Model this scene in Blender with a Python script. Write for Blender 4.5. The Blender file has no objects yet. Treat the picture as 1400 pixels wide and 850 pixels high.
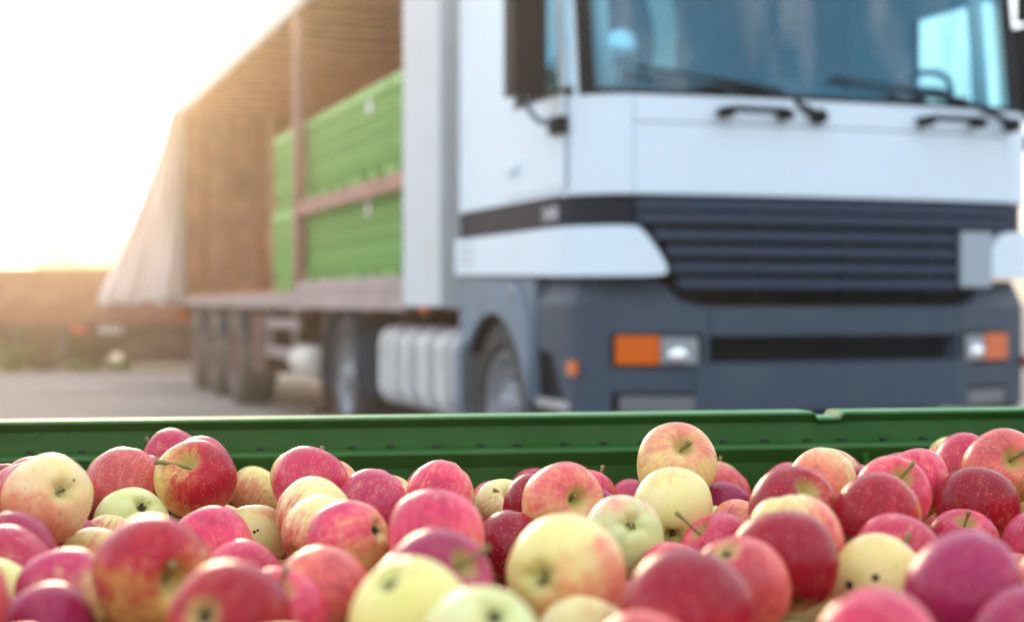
import bpy, bmesh, math, random
from mathutils import Vector, Matrix, Quaternion, noise
R = math.radians
random.seed(11)
sc = bpy.context.scene
C = sc.collection

# ------------------------------------------------------------------ camera, sky, sun, exposure
CAM_H = 1.05
cam_d = bpy.data.cameras.new('camera'); cam = bpy.data.objects.new('camera', cam_d); C.objects.link(cam)
cam.location = (0, 0, CAM_H); cam.rotation_euler = (R(90 - 0.355), 0, 0)
cam_d.lens = 54; cam_d.sensor_width = 36; cam_d.clip_start = 0.05; cam_d.clip_end = 3000
cam_d.dof.use_dof = True; cam_d.dof.focus_distance = 1.58; cam_d.dof.aperture_fstop = 3.8
sc.camera = cam

SUN_EL, SUN_AZ = 10.0, -13.0          # azimuth measured from +Y, negative = left
w = bpy.data.worlds.new('World'); sc.world = w; w.use_nodes = True
nt = w.node_tree; nt.nodes.clear()
N = nt.nodes.new; K = nt.links.new
sky = N('ShaderNodeTexSky'); sky.sky_type = 'NISHITA'; sky.sun_disc = False
sky.sun_elevation = R(SUN_EL); sky.sun_rotation = R(SUN_AZ)
sky.air_density = 1.0; sky.dust_density = 1.2; sky.ozone_density = 1.5
tc = N('ShaderNodeTexCoord'); mp = N('ShaderNodeMapping'); mp.inputs['Scale'].default_value = (1.5, 1.5, 4.0)
nz = N('ShaderNodeTexNoise'); nz.inputs['Scale'].default_value = 1.6; nz.inputs['Detail'].default_value = 6; nz.inputs['Roughness'].default_value = .6
rp = N('ShaderNodeMapRange'); rp.inputs[1].default_value = .36; rp.inputs[2].default_value = .64; rp.inputs[3].default_value = .45; rp.inputs[4].default_value = .93
mx = N('ShaderNodeMix'); mx.data_type = 'RGBA'; mx.inputs['B'].default_value = (7.2, 8.0, 9.2, 1)
bg = N('ShaderNodeBackground'); bg.inputs['Strength'].default_value = 0.15
out = N('ShaderNodeOutputWorld')
K(tc.outputs['Generated'], mp.inputs['Vector']); K(mp.outputs['Vector'], nz.inputs['Vector']); K(nz.outputs['Fac'], rp.inputs['Value'])
K(rp.outputs[0], mx.inputs['Factor']); K(sky.outputs[0], mx.inputs['A']); K(mx.outputs['Result'], bg.inputs['Color']); K(bg.outputs[0], out.inputs[0])

sun_d = bpy.data.lights.new('sun', 'SUN'); sun_o = bpy.data.objects.new('sun', sun_d); C.objects.link(sun_o)
sun_d.energy = 1.9; sun_d.angle = R(14); sun_d.color = (1.0, .76, .47)
sd = Vector((math.sin(R(SUN_AZ)) * math.cos(R(SUN_EL)), math.cos(R(SUN_AZ)) * math.cos(R(SUN_EL)), math.sin(R(SUN_EL))))
sun_o.rotation_euler = sd.to_track_quat('Z', 'Y').to_euler(); sun_o.location = sd * 40
sc.view_settings.view_transform = 'Standard'; sc.view_settings.look = 'None'; sc.view_settings.gamma = 1
sc.view_settings.exposure = 1.0
sc.render.engine = 'CYCLES'
sc.cycles.use_denoising = True
sc.cycles.volume_bounces = 0; sc.cycles.max_bounces = 8; sc.cycles.transparent_max_bounces = 12

# ------------------------------------------------------------------ helpers
def mat(name, col, rough=.5, metal=0., var=.0, scale=8., bump=0., bscale=60., coat=0., spec=.5, dirt=None, dirt_amt=0.):
    m = bpy.data.materials.new(name); m.use_nodes = True; t = m.node_tree; b = t.nodes['Principled BSDF']
    b.inputs['Roughness'].default_value = rough; b.inputs['Metallic'].default_value = metal
    b.inputs['Coat Weight'].default_value = coat; b.inputs['Coat Roughness'].default_value = .08
    b.inputs['Specular IOR Level'].default_value = spec
    b.inputs['Base Color'].default_value = (*col, 1)
    n = t.nodes.new; l = t.links.new
    co = n('ShaderNodeTexCoord')
    if var or dirt:
        z = n('ShaderNodeTexNoise'); z.inputs['Scale'].default_value = scale; z.inputs['Detail'].default_value = 5
        l(co.outputs['Object'], z.inputs['Vector'])
        r = n('ShaderNodeMapRange'); r.inputs[1].default_value = .3; r.inputs[2].default_value = .7
        l(z.outputs['Fac'], r.inputs['Value'])
        x = n('ShaderNodeMix'); x.data_type = 'RGBA'
        if dirt:
            r.inputs[1].default_value = .5; r.inputs[2].default_value = .75; r.inputs[4].default_value = dirt_amt
            x.inputs['A'].default_value = (*col, 1); x.inputs['B'].default_value = (*dirt, 1)
        else:
            x.inputs['A'].default_value = (*[c * (1 - var) for c in col], 1); x.inputs['B'].default_value = (*[min(1, c * (1 + var)) for c in col], 1)
        l(r.outputs[0], x.inputs['Factor']); l(x.outputs['Result'], b.inputs['Base Color'])
    if bump:
        z2 = n('ShaderNodeTexNoise'); z2.inputs['Scale'].default_value = bscale; z2.inputs['Detail'].default_value = 4
        l(co.outputs['Object'], z2.inputs['Vector'])
        bp = n('ShaderNodeBump'); bp.inputs['Strength'].default_value = bump; bp.inputs['Distance'].default_value = .02
        l(z2.outputs['Fac'], bp.inputs['Height']); l(bp.outputs[0], b.inputs['Normal'])
    return m

def link(name, me, parent=None, loc=None, rot=None):
    o = bpy.data.objects.new(name, me); C.objects.link(o)
    if parent: o.parent = parent
    if loc is not None: o.location = loc
    if rot is not None: o.rotation_euler = rot
    return o
def thing(name, label, cat, loc=(0, 0, 0), rz=0, group=None):
    o = link(name, None, None, loc, (0, 0, rz)); o['label'] = label; o['category'] = cat
    if group: o['group'] = group
    return o
def tag(o, label=None, cat=None, group=None, kind=None):
    if label: o['label'] = label
    if cat: o['category'] = cat
    if group: o['group'] = group
    if kind: o['kind'] = kind
    return o
def to_mesh(bm, name, m, smooth=False):
    bmesh.ops.recalc_face_normals(bm, faces=bm.faces)
    me = bpy.data.meshes.new(name); bm.to_mesh(me); bm.free()
    for mm in (m if isinstance(m, (list, tuple)) else [m]): me.materials.append(mm)
    if smooth:
        for p in me.polygons: p.use_smooth = True
    return me
def bevel(bm, w, seg=2):
    es = [e for e in bm.edges if len(e.link_faces) == 2 and e.calc_face_angle(0) > .5]
    bmesh.ops.bevel(bm, geom=es, offset=w, segments=seg, affect='EDGES', profile=.6)
def box(bm, a, b):
    x0, x1 = sorted((a[0], b[0])); y0, y1 = sorted((a[1], b[1])); z0, z1 = sorted((a[2], b[2]))
    v = [bm.verts.new(p) for p in ((x0,y0,z0),(x1,y0,z0),(x1,y1,z0),(x0,y1,z0),(x0,y0,z1),(x1,y0,z1),(x1,y1,z1),(x0,y1,z1))]
    for f in ((0,3,2,1),(4,5,6,7),(0,1,5,4),(1,2,6,5),(2,3,7,6),(3,0,4,7)): bm.faces.new([v[i] for i in f])
def prism(bm, poly, a, b, axis=0):
    """poly of 2-D points, extruded from a to b along axis (0: x, poly=(y,z); 1: y, poly=(x,z); 2: z, poly=(x,y))"""
    def P(p, h): return (h, p[0], p[1]) if axis == 0 else (p[0], h, p[1]) if axis == 1 else (p[0], p[1], h)
    A = [bm.verts.new(P(p, a)) for p in poly]; B = [bm.verts.new(P(p, b)) for p in poly]
    n = len(poly); bm.faces.new(A); bm.faces.new(B[::-1])
    for i in range(n): bm.faces.new((A[i], B[i], B[(i+1) % n], A[(i+1) % n]))
def tube(bm, pts, rad, seg=8, cap=True):
    pts = [Vector(p) for p in pts]; rr = rad if isinstance(rad, (list, tuple)) else [rad] * len(pts)
    rings = []; up = None
    for i, p in enumerate(pts):
        d = (pts[min(i+1, len(pts)-1)] - pts[max(i-1, 0)]).normalized()
        if up is None: up = Vector((0, 0, 1)) if abs(d.z) < .9 else Vector((1, 0, 0))
        s = d.cross(up).normalized(); up = s.cross(d).normalized()
        rings.append([bm.verts.new(p + (s * math.cos(k/seg*2*math.pi) + up * math.sin(k/seg*2*math.pi)) * rr[i]) for k in range(seg)])
    for a, b in zip(rings, rings[1:]):
        for k in range(seg): bm.faces.new((a[k], a[(k+1) % seg], b[(k+1) % seg], b[k]))
    if cap: bm.faces.new(rings[0][::-1]); bm.faces.new(rings[-1])
def lathe(bm, prof, seg=32, axis='x', c=(0, 0, 0), closed=False):
    """prof = [(h, r)] revolved about an axis through c"""
    rings = []
    for h, r in prof:
        ring = []
        for k in range(seg):
            a = k / seg * 2 * math.pi; u, v = r * math.cos(a), r * math.sin(a)
            p = (h, u, v) if axis == 'x' else (u, h, v) if axis == 'y' else (u, v, h)
            ring.append(bm.verts.new((p[0]+c[0], p[1]+c[1], p[2]+c[2])))
        rings.append(ring)
    pairs = list(zip(rings, rings[1:])) + ([(rings[-1], rings[0])] if closed else [])
    for a, b in pairs:
        for k in range(seg): bm.faces.new((a[k], a[(k+1) % seg], b[(k+1) % seg], b[k]))
    if not closed: bm.faces.new(rings[0][::-1]); bm.faces.new(rings[-1])
def wrap(bm, plan, z0, z1, th=.03):
    """a solid strip that follows a plan curve [(x, y)], from z0 to z1 (numbers or one per point), th thick towards +normal"""
    n = len(plan); z0 = z0 if isinstance(z0, list) else [z0]*n; z1 = z1 if isinstance(z1, list) else [z1]*n
    P = [Vector(p) for p in plan]; V = []
    for i in range(n):
        d = (P[min(i+1, n-1)] - P[max(i-1, 0)]).normalized(); nn = Vector((-d.y, d.x))
        q = P[i] + nn * th
        V.append([bm.verts.new((P[i].x, P[i].y, z0[i])), bm.verts.new((P[i].x, P[i].y, z1[i])), bm.verts.new((q.x, q.y, z1[i])), bm.verts.new((q.x, q.y, z0[i]))])
    for a, b in zip(V, V[1:]):
        for k in range(4): bm.faces.new((a[k], b[k], b[(k+1) % 4], a[(k+1) % 4]))
    bm.faces.new(V[0][::-1]); bm.faces.new(V[-1])

# ------------------------------------------------------------------ ground
def ground_mat():
    m = bpy.data.materials.new('dusty_gravel'); m.use_nodes = True; t = m.node_tree; b = t.nodes['Principled BSDF']; n = t.nodes.new; l = t.links.new
    b.inputs['Roughness'].default_value = .9; b.inputs['Specular IOR Level'].default_value = .2
    co = n('ShaderNodeTexCoord')
    z = n('ShaderNodeTexNoise'); z.inputs['Scale'].default_value = .35; z.inputs['Detail'].default_value = 8; z.inputs['Roughness'].default_value = .65; l(co.outputs['Object'], z.inputs['Vector'])
    r = n('ShaderNodeValToRGB'); r.color_ramp.elements[0].position = .32; r.color_ramp.elements[0].color = (.27, .225, .20, 1)
    r.color_ramp.elements[1].position = .7; r.color_ramp.elements[1].color = (.47, .41, .37, 1); l(z.outputs['Fac'], r.inputs[0])
    v = n('ShaderNodeTexVoronoi'); v.inputs['Scale'].default_value = 28; l(co.outputs['Object'], v.inputs['Vector'])
    x = n('ShaderNodeMix'); x.data_type = 'RGBA'; x.blend_type = 'MULTIPLY'; x.inputs['Factor'].default_value = .6
    l(r.outputs[0], x.inputs['A']); sc_ = n('ShaderNodeSeparateColor'); l(v.outputs['Color'], sc_.inputs[0]); gr = n('ShaderNodeMapRange'); gr.inputs[3].default_value = .45; gr.inputs[4].default_value = 1.0; l(sc_.outputs[0], gr.inputs['Value']); l(gr.outputs[0], x.inputs['B']); l(x.outputs['Result'], b.inputs['Base Color'])
    bp = n('ShaderNodeBump'); bp.inputs['Strength'].default_value = .5; bp.inputs['Distance'].default_value = .03; l(v.outputs['Distance'], bp.inputs['Height']); l(bp.outputs[0], b.inputs['Normal'])
    return m
bm = bmesh.new(); bmesh.ops.create_grid(bm, x_segments=8, y_segments=8, size=400)
o = link('ground', to_mesh(bm, 'ground', ground_mat())); tag(o, 'dusty grey brown gravel yard', kind='structure')

bm = bmesh.new(); box(bm, (-17, 25.8, -.05), (-3.2, 29.5, .05)); bevel(bm, .02, 1)
o = link('concrete_slab', to_mesh(bm, 'concrete_slab', mat('pale_concrete', (.22, .19, .17), .85, var=.15, scale=1.5, bump=.2))); tag(o, 'pale concrete slab behind the brown farm trailer', kind='structure')

# ------------------------------------------------------------------ trees far behind
def leaf_mat(name, c):
    m = mat(name, c, .6, var=.35, scale=1.2); t = m.node_tree; b = t.nodes['Principled BSDF']
    b.inputs['Subsurface Weight'].default_value = .0
    return m
LEAF = [leaf_mat('olive_leaves', (.10, .12, .045)), leaf_mat('green_leaves', (.06, .10, .03)), leaf_mat('yellowish_leaves', (.14, .13, .05))]
BARK = mat('bark', (.12, .085, .06), .9, var=.3, bump=.4)
def tree(x, y, h, wd, k, label, group='trees along the far edge of the yard'):
    rng = random.Random(int(x*31 + y*7))
    t = thing('tree', label, 'tree', (x, y, 0), rng.random()*6, group)
    bm = bmesh.new(); tube(bm, [(0,0,-.1), (.05,0,h*.25), (.1,.06,h*.55), (.05,.1,h*.85)], [.03*h,.024*h,.015*h,.005*h], 8)
    tips = []
    for i in range(7):
        a = i*2.4 + rng.random(); z = h*(.28 + .08*i); L = wd*.5*(1.1 - .09*i)
        p = [(0.05,.03,z), (math.cos(a)*L*.5, math.sin(a)*L*.5, z+h*.08), (math.cos(a)*L, math.sin(a)*L, z+h*.15)]
        tube(bm, p, [.011*h,.007*h,.003*h], 6); tips.append(Vector(p[2])); tips.append(Vector(p[1]))
    link('trunk', to_mesh(bm, 'trunk', BARK, True), t)
    bm = bmesh.new(); tips.append(Vector((.05,.1,h*.88)))
    for c in tips:
        rr = wd*rng.uniform(.13,.24)
        for i in range(90):
            d = Vector((rng.gauss(0,1), rng.gauss(0,1), rng.gauss(0,.8))); d = d.normalized()*rr*rng.random()**.4
            q = c + d; s = h*rng.uniform(.016,.032)
            u = Vector((rng.gauss(0,1),rng.gauss(0,1),rng.gauss(0,1))).normalized(); v = u.orthogonal().normalized()
            bm.faces.new([bm.verts.new(q+u*s), bm.verts.new(q+v*s*.6), bm.verts.new(q-u*s), bm.verts.new(q-v*s*.6)])
    me = bpy.data.meshes.new('crown'); bm.to_mesh(me); bm.free(); me.materials.append(LEAF[k]); link('crown', me, t)
trees = [(-33.5,92,5.2,5,0,'low olive tree at the far left of the hazy tree row'), (-28.8,96,4.6,4.6,2,'small yellowish tree second from left in the hazy row'),
         (-24.6,90,5.4,4.4,1,'rounded green tree left of the draped trailer curtain'), (-38.5,98,6.2,5,1,'taller tree beyond the left edge of the hazy row'),
         (-36,88,4.4,5.5,2,'broad yellowish tree at the frame edge of the hazy row'), (-26.6,100,5.6,6.0,0,'wide olive tree behind the small yellowish one'), (-22.4,104,5.2,5.6,2,'wide yellowish tree farthest back beside the trailer curtain'),
         (-20.3,95,5.0,4.6,0,'olive tree half hidden by the draped trailer curtain'), (-31,104,6.6,3.4,1,'slim pale tree rising behind the hazy row')]
for a in trees: tree(*a)
for a in [(-22,34,8,6,1,'leafy tree off to the left of the yard, nearest to the lorry'), (-29,43,9,7,0,'olive tree off to the left of the yard, middle one'), (-31,30,9,7,1,'leafy tree off to the left of the yard, farthest left')]:
    tree(*a, group='trees to the left of the yard')

# ------------------------------------------------------------------ parked brown farm trailer
RUSTB = mat('rusty_brown_paint', (.17, .04, .03), .6, var=.25, scale=3, dirt=(.42,.25,.15), dirt_amt=.5)
DARKB = mat('dark_brown_steel', (.085, .032, .022), .6, var=.3, scale=4)
TYRE = mat('tyre_rubber', (.035, .033, .034), .8, var=.25, scale=10, dirt=(.12,.10,.085), dirt_amt=.6)
STEEL = mat('grey_steel', (.42, .43, .45), .4, metal=.6, var=.2, scale=10)
def wheel(parent, loc, r, wd, rimmat, tmat, seg=36):
    """a wheel on the local x axis, outer face at -x: tyre > rim"""
    bm = bmesh.new()
    lathe(bm, [(0, r*.60), (-.03, r*.64), (-.035, r*.80), (-.01, r*.94), (.02, r*.985), (.05, r), (wd-.05, r), (wd-.02, r*.985), (wd, r*.9), (wd, r*.6)], seg, 'x', closed=True)
    ty = link('wheel', to_mesh(bm, 'wheel', tmat, True), parent, loc)
    bm = bmesh.new()
    lathe(bm, [(wd*.8, r*.3), (wd*.8, r*.60), (.01, r*.60), (-.012, r*.585), (.0, r*.55), (.05, r*.50), (.075, r*.36), (.03, r*.30), (.0, r*.17), (-.02, r*.15), (-.025, r*.05)], seg, 'x')
    for k in range(10):
        a = k/10*2*math.pi
        lathe(bm, [(.0, .016), (.05, .016)], 6, 'x', (0.0, math.cos(a)*r*.33, math.sin(a)*r*.33))
    link('rim', to_mesh(bm, 'rim', rimmat, True), ty)
    return ty
ft = thing('farm_trailer', 'long low rusty brown farm trailer parked at the far left', 'trailer', (-7.2, 24.5, 0), R(-4))
bm = bmesh.new(); box(bm, (-5.5, -1.2, .72), (3.1, 1.2, .80)); link('load_bed', to_mesh(bm, 'load_bed', DARKB), ft)
for k in range(14):
    bm = bmesh.new(); x = -5.5 + k*8.6/14; box(bm, (x+.012, -1.24, .70), (x+8.6/14-.012, -1.19, 1.50 + .012*math.sin(k*2.1))); bevel(bm, .01, 1)
    o = link('side_board', to_mesh(bm, 'side_board', RUSTB), ft)
    o2 = o.copy(); C.objects.link(o2); o2.parent = ft; o2.location = (0, 2.43, 0)
bm = bmesh.new(); box(bm, (-5.52, -1.27, 1.50), (3.12, -1.16, 1.56)); box(bm, (-5.52, 1.16, 1.50), (3.12, 1.27, 1.56)); link('top_rail', to_mesh(bm, 'top_rail', DARKB), ft)
bm = bmesh.new(); box(bm, (3.12, -1.22, .70), (3.17, 1.22, 1.5)); box(bm, (-5.57, -1.22, .70), (-5.52, 1.22, 1.5)); link('end_board', to_mesh(bm, 'end_board', RUSTB), ft)
bm = bmesh.new(); box(bm, (-5.4, -.6, .5), (3.0, -.5, .72)); box(bm, (-5.4, .5, .5), (3.0, .6, .72)); box(bm, (.07, -1.0, .46), (.17, 1.0, .56)); link('chassis', to_mesh(bm, 'chassis', DARKB), ft)
for x in (.12, -4.4):
    wl = wheel(ft, (x, -1.15, .48), .48, .3, DARKB, TYRE); wl.rotation_euler = (0, 0, R(90))
    wl = wheel(ft, (x, 1.15, .48), .48, .3, STEEL, TYRE); wl.rotation_euler = (0, 0, R(-90))
bm = bmesh.new(); box(bm, (1.35, -1.1, .12), (2.9, .2, .68)); bevel(bm, .05, 2); link('tool_box', to_mesh(bm, 'tool_box', DARKB), ft)
bm = bmesh.new(); box(bm, (-5.3, -.1, .24), (1.34, -.05, .70)); bevel(bm, .01, 1); link('added_under_panel', to_mesh(bm, 'added_under_panel', DARKB), ft)  # added dark board, covers the bright ground seen under the bed
bm = bmesh.new(); lathe(bm, [(-1.16, .0001), (-1.16, .17), (-1.1, .2), (-.3, .2), (-.28, .0001)], 20, 'y', (2.25, 0, .42)); link('tank', to_mesh(bm, 'tank', DARKB, True), ft)
bm = bmesh.new(); box(bm, (.62, -1.26, .58), (.86, -1.2, .67)); link('tail_lamp', to_mesh(bm, 'tail_lamp', mat('red_lens', (.5,.03,.02), .25)), ft)
bm = bmesh.new(); box(bm, (1.05, -1.26, .57), (1.4, -1.2, .67)); link('reflector_plate', to_mesh(bm, 'reflector_plate', mat('pale_plate', (.4,.38,.37), .5)), ft)

WEED = mat('weed_green', (.10, .16, .03), .6, var=.3, scale=6)
def weed(x, y, h, n, label):
    rng = random.Random(int(x*100)); bm = bmesh.new()
    for i in range(n):
        a = rng.random()*6.28; d = Vector((math.cos(a), math.sin(a), 0)); b0 = d*rng.random()*.18; hh = h*rng.uniform(.5, 1); wv = d.orthogonal().normalized()*.018
        p0 = b0; p1 = b0 + d*hh*.25 + Vector((0,0,hh*.6)); p2 = b0 + d*hh*.6 + Vector((0,0,hh))
        q = [bm.verts.new(p) for p in (p0-wv, p0+wv, p1+wv*1.3, p1-wv*1.3, p2)]
        bm.faces.new((q[0],q[1],q[2],q[3])); bm.faces.new((q[3],q[2],q[4]))
    me = bpy.data.meshes.new('weed'); bm.to_mesh(me); bm.free(); me.materials.append(WEED)
    o = link('weed', me, None, (x, y, 0)); tag(o, label, 'weed', 'weeds in front of the brown trailer')
weed(-7.45, 23.0, .5, 120, 'bushy green weed by the brown trailer at the left edge')
weed(-6.4, 22.9, .22, 90, 'low flat weed in front of the brown trailer wheel'); weed(-5.9, 23.1, .2, 80, 'low weed right of the brown trailer wheel')

# ------------------------------------------------------------------ lorry (local axes: x across the front, y back, z up)
YAW = R(19.3); TO = Vector((.3105, 6.863, 0)); ZO = -.05; CU = 1.235
WHITE = mat('white_cab_paint', (.62, .735, .81), .42, coat=.0, spec=.3, dirt=(.62,.60,.57), dirt_amt=.25, scale=2.2)
GREYP = mat('grey_bumper_plastic', (.036, .058, .086), .5, spec=.3, dirt=(.08,.10,.12), dirt_amt=.5, scale=2.6, bump=.05, bscale=300)
DARKP = mat('black_plastic', (.004, .006, .010), .6, spec=.12, var=.2, scale=8)
NAVY = mat('dark_grille_plastic', (.004, .010, .024), .55, spec=.14, var=.1, scale=5)
GREYL = mat('grey_wheel_arch', (.13, .185, .245), .5, var=.1, scale=4)
SLAT = mat('grille_slat_plastic', (.016, .034, .066), .5, spec=.3)
ORANGE = mat('orange_lens', (.62, .105, .005), .18, coat=1)
FOGL = mat('fog_lamp_glass', (.13, .14, .15), .3, coat=.2)
CLEAR = mat('lamp_glass', (.24, .27, .29), .3, coat=.3)
STRAP = mat('greyed_tank_strap', (.60, .61, .60), .5, spec=.3, dirt=(.3,.27,.24), dirt_amt=.6, scale=5)
CHROME = mat('lamp_reflector', (.8, .82, .84), .12, metal=.95)
ALU = mat('brushed_aluminium', (.40, .41, .42), .45, metal=.3, var=.12, scale=6)
SILV = mat('silver_wheel_paint', (.22, .235, .26), .45, metal=.3, var=.15, scale=8)
CHAS = mat('chassis_black', (.008, .008, .009), .8, spec=.1, var=.3, scale=6)
CREAM = mat('cream_trim', (.62, .58, .50), .6, var=.06)
SEATM = mat('seat_fabric', (.05, .07, .09), .9, var=.3, scale=20)
DASH = mat('dashboard', (.006, .010, .012), .8, spec=.1)
def glass(name, tint, refl, refl_mottle=.3, rough=.01):
    m = bpy.data.materials.new(name); m.use_nodes = True; t = m.node_tree; t.nodes.clear(); n = t.nodes.new; l = t.links.new
    tr = n('ShaderNodeBsdfTransparent'); tr.inputs[0].default_value = (*tint, 1)
    gl = n('ShaderNodeBsdfGlossy'); gl.inputs['Roughness'].default_value = rough; gl.inputs['Color'].default_value = (.24, .68, .95, 1)
    lw = n('ShaderNodeLayerWeight'); pw = n('ShaderNodeMath'); pw.operation = 'POWER'; pw.inputs[1].default_value = 5; l(lw.outputs['Facing'], pw.inputs[0])
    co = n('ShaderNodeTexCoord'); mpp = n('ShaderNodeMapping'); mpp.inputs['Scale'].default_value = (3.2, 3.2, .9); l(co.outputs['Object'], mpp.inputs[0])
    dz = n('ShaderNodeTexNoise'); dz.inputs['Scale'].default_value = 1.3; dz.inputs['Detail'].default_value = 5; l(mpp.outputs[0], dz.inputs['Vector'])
    dr_ = n('ShaderNodeMapRange'); dr_.inputs[1].default_value = .52; dr_.inputs[2].default_value = .74; dr_.inputs[4].default_value = refl_mottle; l(dz.outputs['Fac'], dr_.inputs['Value'])
    df = n('ShaderNodeBsdfDiffuse'); df.inputs[0].default_value = (.52, .50, .46, 1)  # pale streaks painted in place of cloud reflections on the glass
    fr = n('ShaderNodeMapRange'); fr.inputs[3].default_value = refl; fr.inputs[4].default_value = 1.0; l(pw.outputs[0], fr.inputs['Value'])
    mx = n('ShaderNodeMixShader'); o = n('ShaderNodeOutputMaterial')
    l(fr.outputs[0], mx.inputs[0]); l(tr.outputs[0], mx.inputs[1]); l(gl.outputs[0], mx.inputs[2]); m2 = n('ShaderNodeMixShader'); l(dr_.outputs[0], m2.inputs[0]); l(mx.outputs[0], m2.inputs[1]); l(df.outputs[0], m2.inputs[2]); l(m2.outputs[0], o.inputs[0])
    return m
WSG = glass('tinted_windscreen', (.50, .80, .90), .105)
SDG = glass('side_window_glass', (.84, .95, .97), .08)

truck = thing('lorry', 'white lorry cab with dark grille and grey bumper facing the apple bin', 'lorry', TO, YAW)
def part(name, bm, m, parent=None, smooth=False, bev=0):
    if bev: bevel(bm, bev)
    bmesh.ops.translate(bm, verts=bm.verts, vec=(0, 0, ZO))
    return link(name, to_mesh(bm, name, m, smooth), parent or truck)
def pboxes(name, bs, m, parent=None, bev=0):
    bm = bmesh.new()
    for a, b in bs: box(bm, a, b)
    return part(name, bm, m, parent, bev=bev)
def S(u): return CU + u
def mirror_plan(half):  # half: [(u>=0, y)] from centre outwards -> full curve left to right
    return [(S(-u), y) for u, y in reversed(half)] + [(S(u), y) for u, y in half if u > 0]
XL, XR = S(-1.25), S(1.25)

# cab shell
BODY = [(0,-.10),(.5,-.09),(1.0,-.05)]
CORN = [(1.005,-.05),(1.10,-.01),(1.18,.06),(1.23,.14),(1.25,.24)]
bm = bmesh.new(); wrap(bm, mirror_plan(BODY), 1.585, 1.905); part('front_panel', bm, WHITE, bev=.008)
for sgn in (-1, 1):
    bm = bmesh.new(); pl = [(S(sgn*u), y) for u, y in CORN]
    if sgn < 0: pl = pl[::-1]
    wrap(bm, pl, 1.585, 2.03); part('corner_panel', bm, WHITE, smooth=False, bev=.004)
bm = bmesh.new(); wrap(bm, mirror_plan([(0,-.095),(.5,-.085),(.998,-.045)]), 1.912, 2.03); part('wiper_panel', bm, WHITE, bev=.008)
for sgn in (-1, 1):
    x0 = S(sgn*1.25); x1 = x0 - sgn*.05; WE, WT = (.84, 2.85) if sgn < 0 else (1.09, 2.68)
    bm = bmesh.new()
    box(bm, (x0, .245, 1.59), (x1, 1.78, 2.06)); box(bm, (x0, WE, 2.062), (x1, 1.78, 2.95)); box(bm, (x0, .245, WT), (x1, WE-.002, 2.95))
    part('side_wall', bm, WHITE)
    # door, proud of the wall, with its window frame
    bm = bmesh.new(); xd = x0 + sgn*.008
    prism(bm, [(.16,1.62),(WE+.14,1.62),(WE+.14,2.05),(.16,2.05)], xd, x0+sgn*.001)
    prism(bm, [(WE,2.052),(WE+.14,2.052),(WE+.14,2.9),(WE,2.9)], xd, x0+sgn*.001)
    dr = part('door', bm, WHITE, bev=.003)
    bm = bmesh.new(); prism(bm, [(.16,2.065),(WE-.005,2.065),(WE-.005,WT),(.24,WT)], x0-sgn*.022, x0-sgn*.028); part('side_window', bm, SDG, dr)
    bm = bmesh.new(); prism(bm, [(.15,2.05),(WE,2.05),(WE,2.075),(.15,2.075)], x0+sgn*.012, x0-sgn*.04); prism(bm, [(WE-.02,2.08),(WE+.005,2.08),(WE+.005,WT),(WE-.02,WT)], x0+sgn*.004, x0-sgn*.04); part('window_seal', bm, DARKP, dr)
    bm = bmesh.new(); box(bm, (x0+sgn*.03, WE-.06, 1.74), (x0+sgn*.002, WE+.1, 1.78)); part('handle', bm, WHITE, dr)
    # A pillar
    pl = [(S(sgn*u), y) for u, y in ((1.185,.12),(1.21,.145),(1.232,.19),(1.245,.25))]
    if sgn < 0: pl = pl[::-1]
    bm = bmesh.new(); n = len(pl)
    P = []
    for zz, dy in ((2.03, 0), (2.95, .12)):
        for p in pl: P.append((p[0], p[1]+dy, zz))
    A = [bm.verts.new(p) for p in P]; B = [bm.verts.new((p[0]-sgn*.03, p[1]+.04, p[2])) for p in P]
    for i in range(n-1):
        bm.faces.new((A[i],A[i+1],A[n+i+1],A[n+i])); bm.faces.new((B[i],B[n+i],B[n+i+1],B[i+1]))
    bm.faces.new((A[0],A[n],B[n],B[0])); bm.faces.new((A[n-1],B[n-1],B[2*n-1],A[2*n-1]))
    part('pillar', bm, WHITE, smooth=True)
bm = bmesh.new(); box(bm, (XL+.02, .2, 2.952), (XR-.02, 1.78, 3.06)); part('roof', bm, WHITE, bev=.04)
pboxes('rear_wall', [((XL+.052, 1.72, 1.3), (XR-.052, 1.776, 2.94))], mat('grey_inner_lining', (.10,.14,.17), .9, var=.15))
pboxes('cab_floor', [((XL+.06, .1, 1.25), (XR-.06, 1.715, 1.31))], DASH)
# windscreen: curved, raked
def screen_pts(u, z, off=0): return (S(u), .02 + .07*(abs(u)/1.1)**3 + .13*(z-2.03)/.92 + off, z)
def screen_strip(bm, us, z0, z1, off, th):
    cols = []
    for u in us:
        a = screen_pts(u, z0, off); b = screen_pts(u, z1, off)
        cols.append([bm.verts.new(a), bm.verts.new(b), bm.verts.new((b[0], b[1]+th, b[2])), bm.verts.new((a[0], a[1]+th, a[2]))])
    for a, b in zip(cols, cols[1:]):
        for k in range(4): bm.faces.new((a[k], b[k], b[(k+1)%4], a[(k+1)%4]))
    bm.faces.new(cols[0][::-1]); bm.faces.new(cols[-1])
us = [-1.175 + 2.35*i/28 for i in range(29)]
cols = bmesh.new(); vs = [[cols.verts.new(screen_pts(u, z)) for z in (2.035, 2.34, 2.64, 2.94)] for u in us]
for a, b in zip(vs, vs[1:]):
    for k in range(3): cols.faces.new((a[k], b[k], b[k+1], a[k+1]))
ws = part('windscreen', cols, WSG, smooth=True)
bm = bmesh.new(); screen_strip(bm, us, 2.032, 2.072, -.006, .03); screen_strip(bm, us, 2.88, 2.95, -.006, .03)
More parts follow.
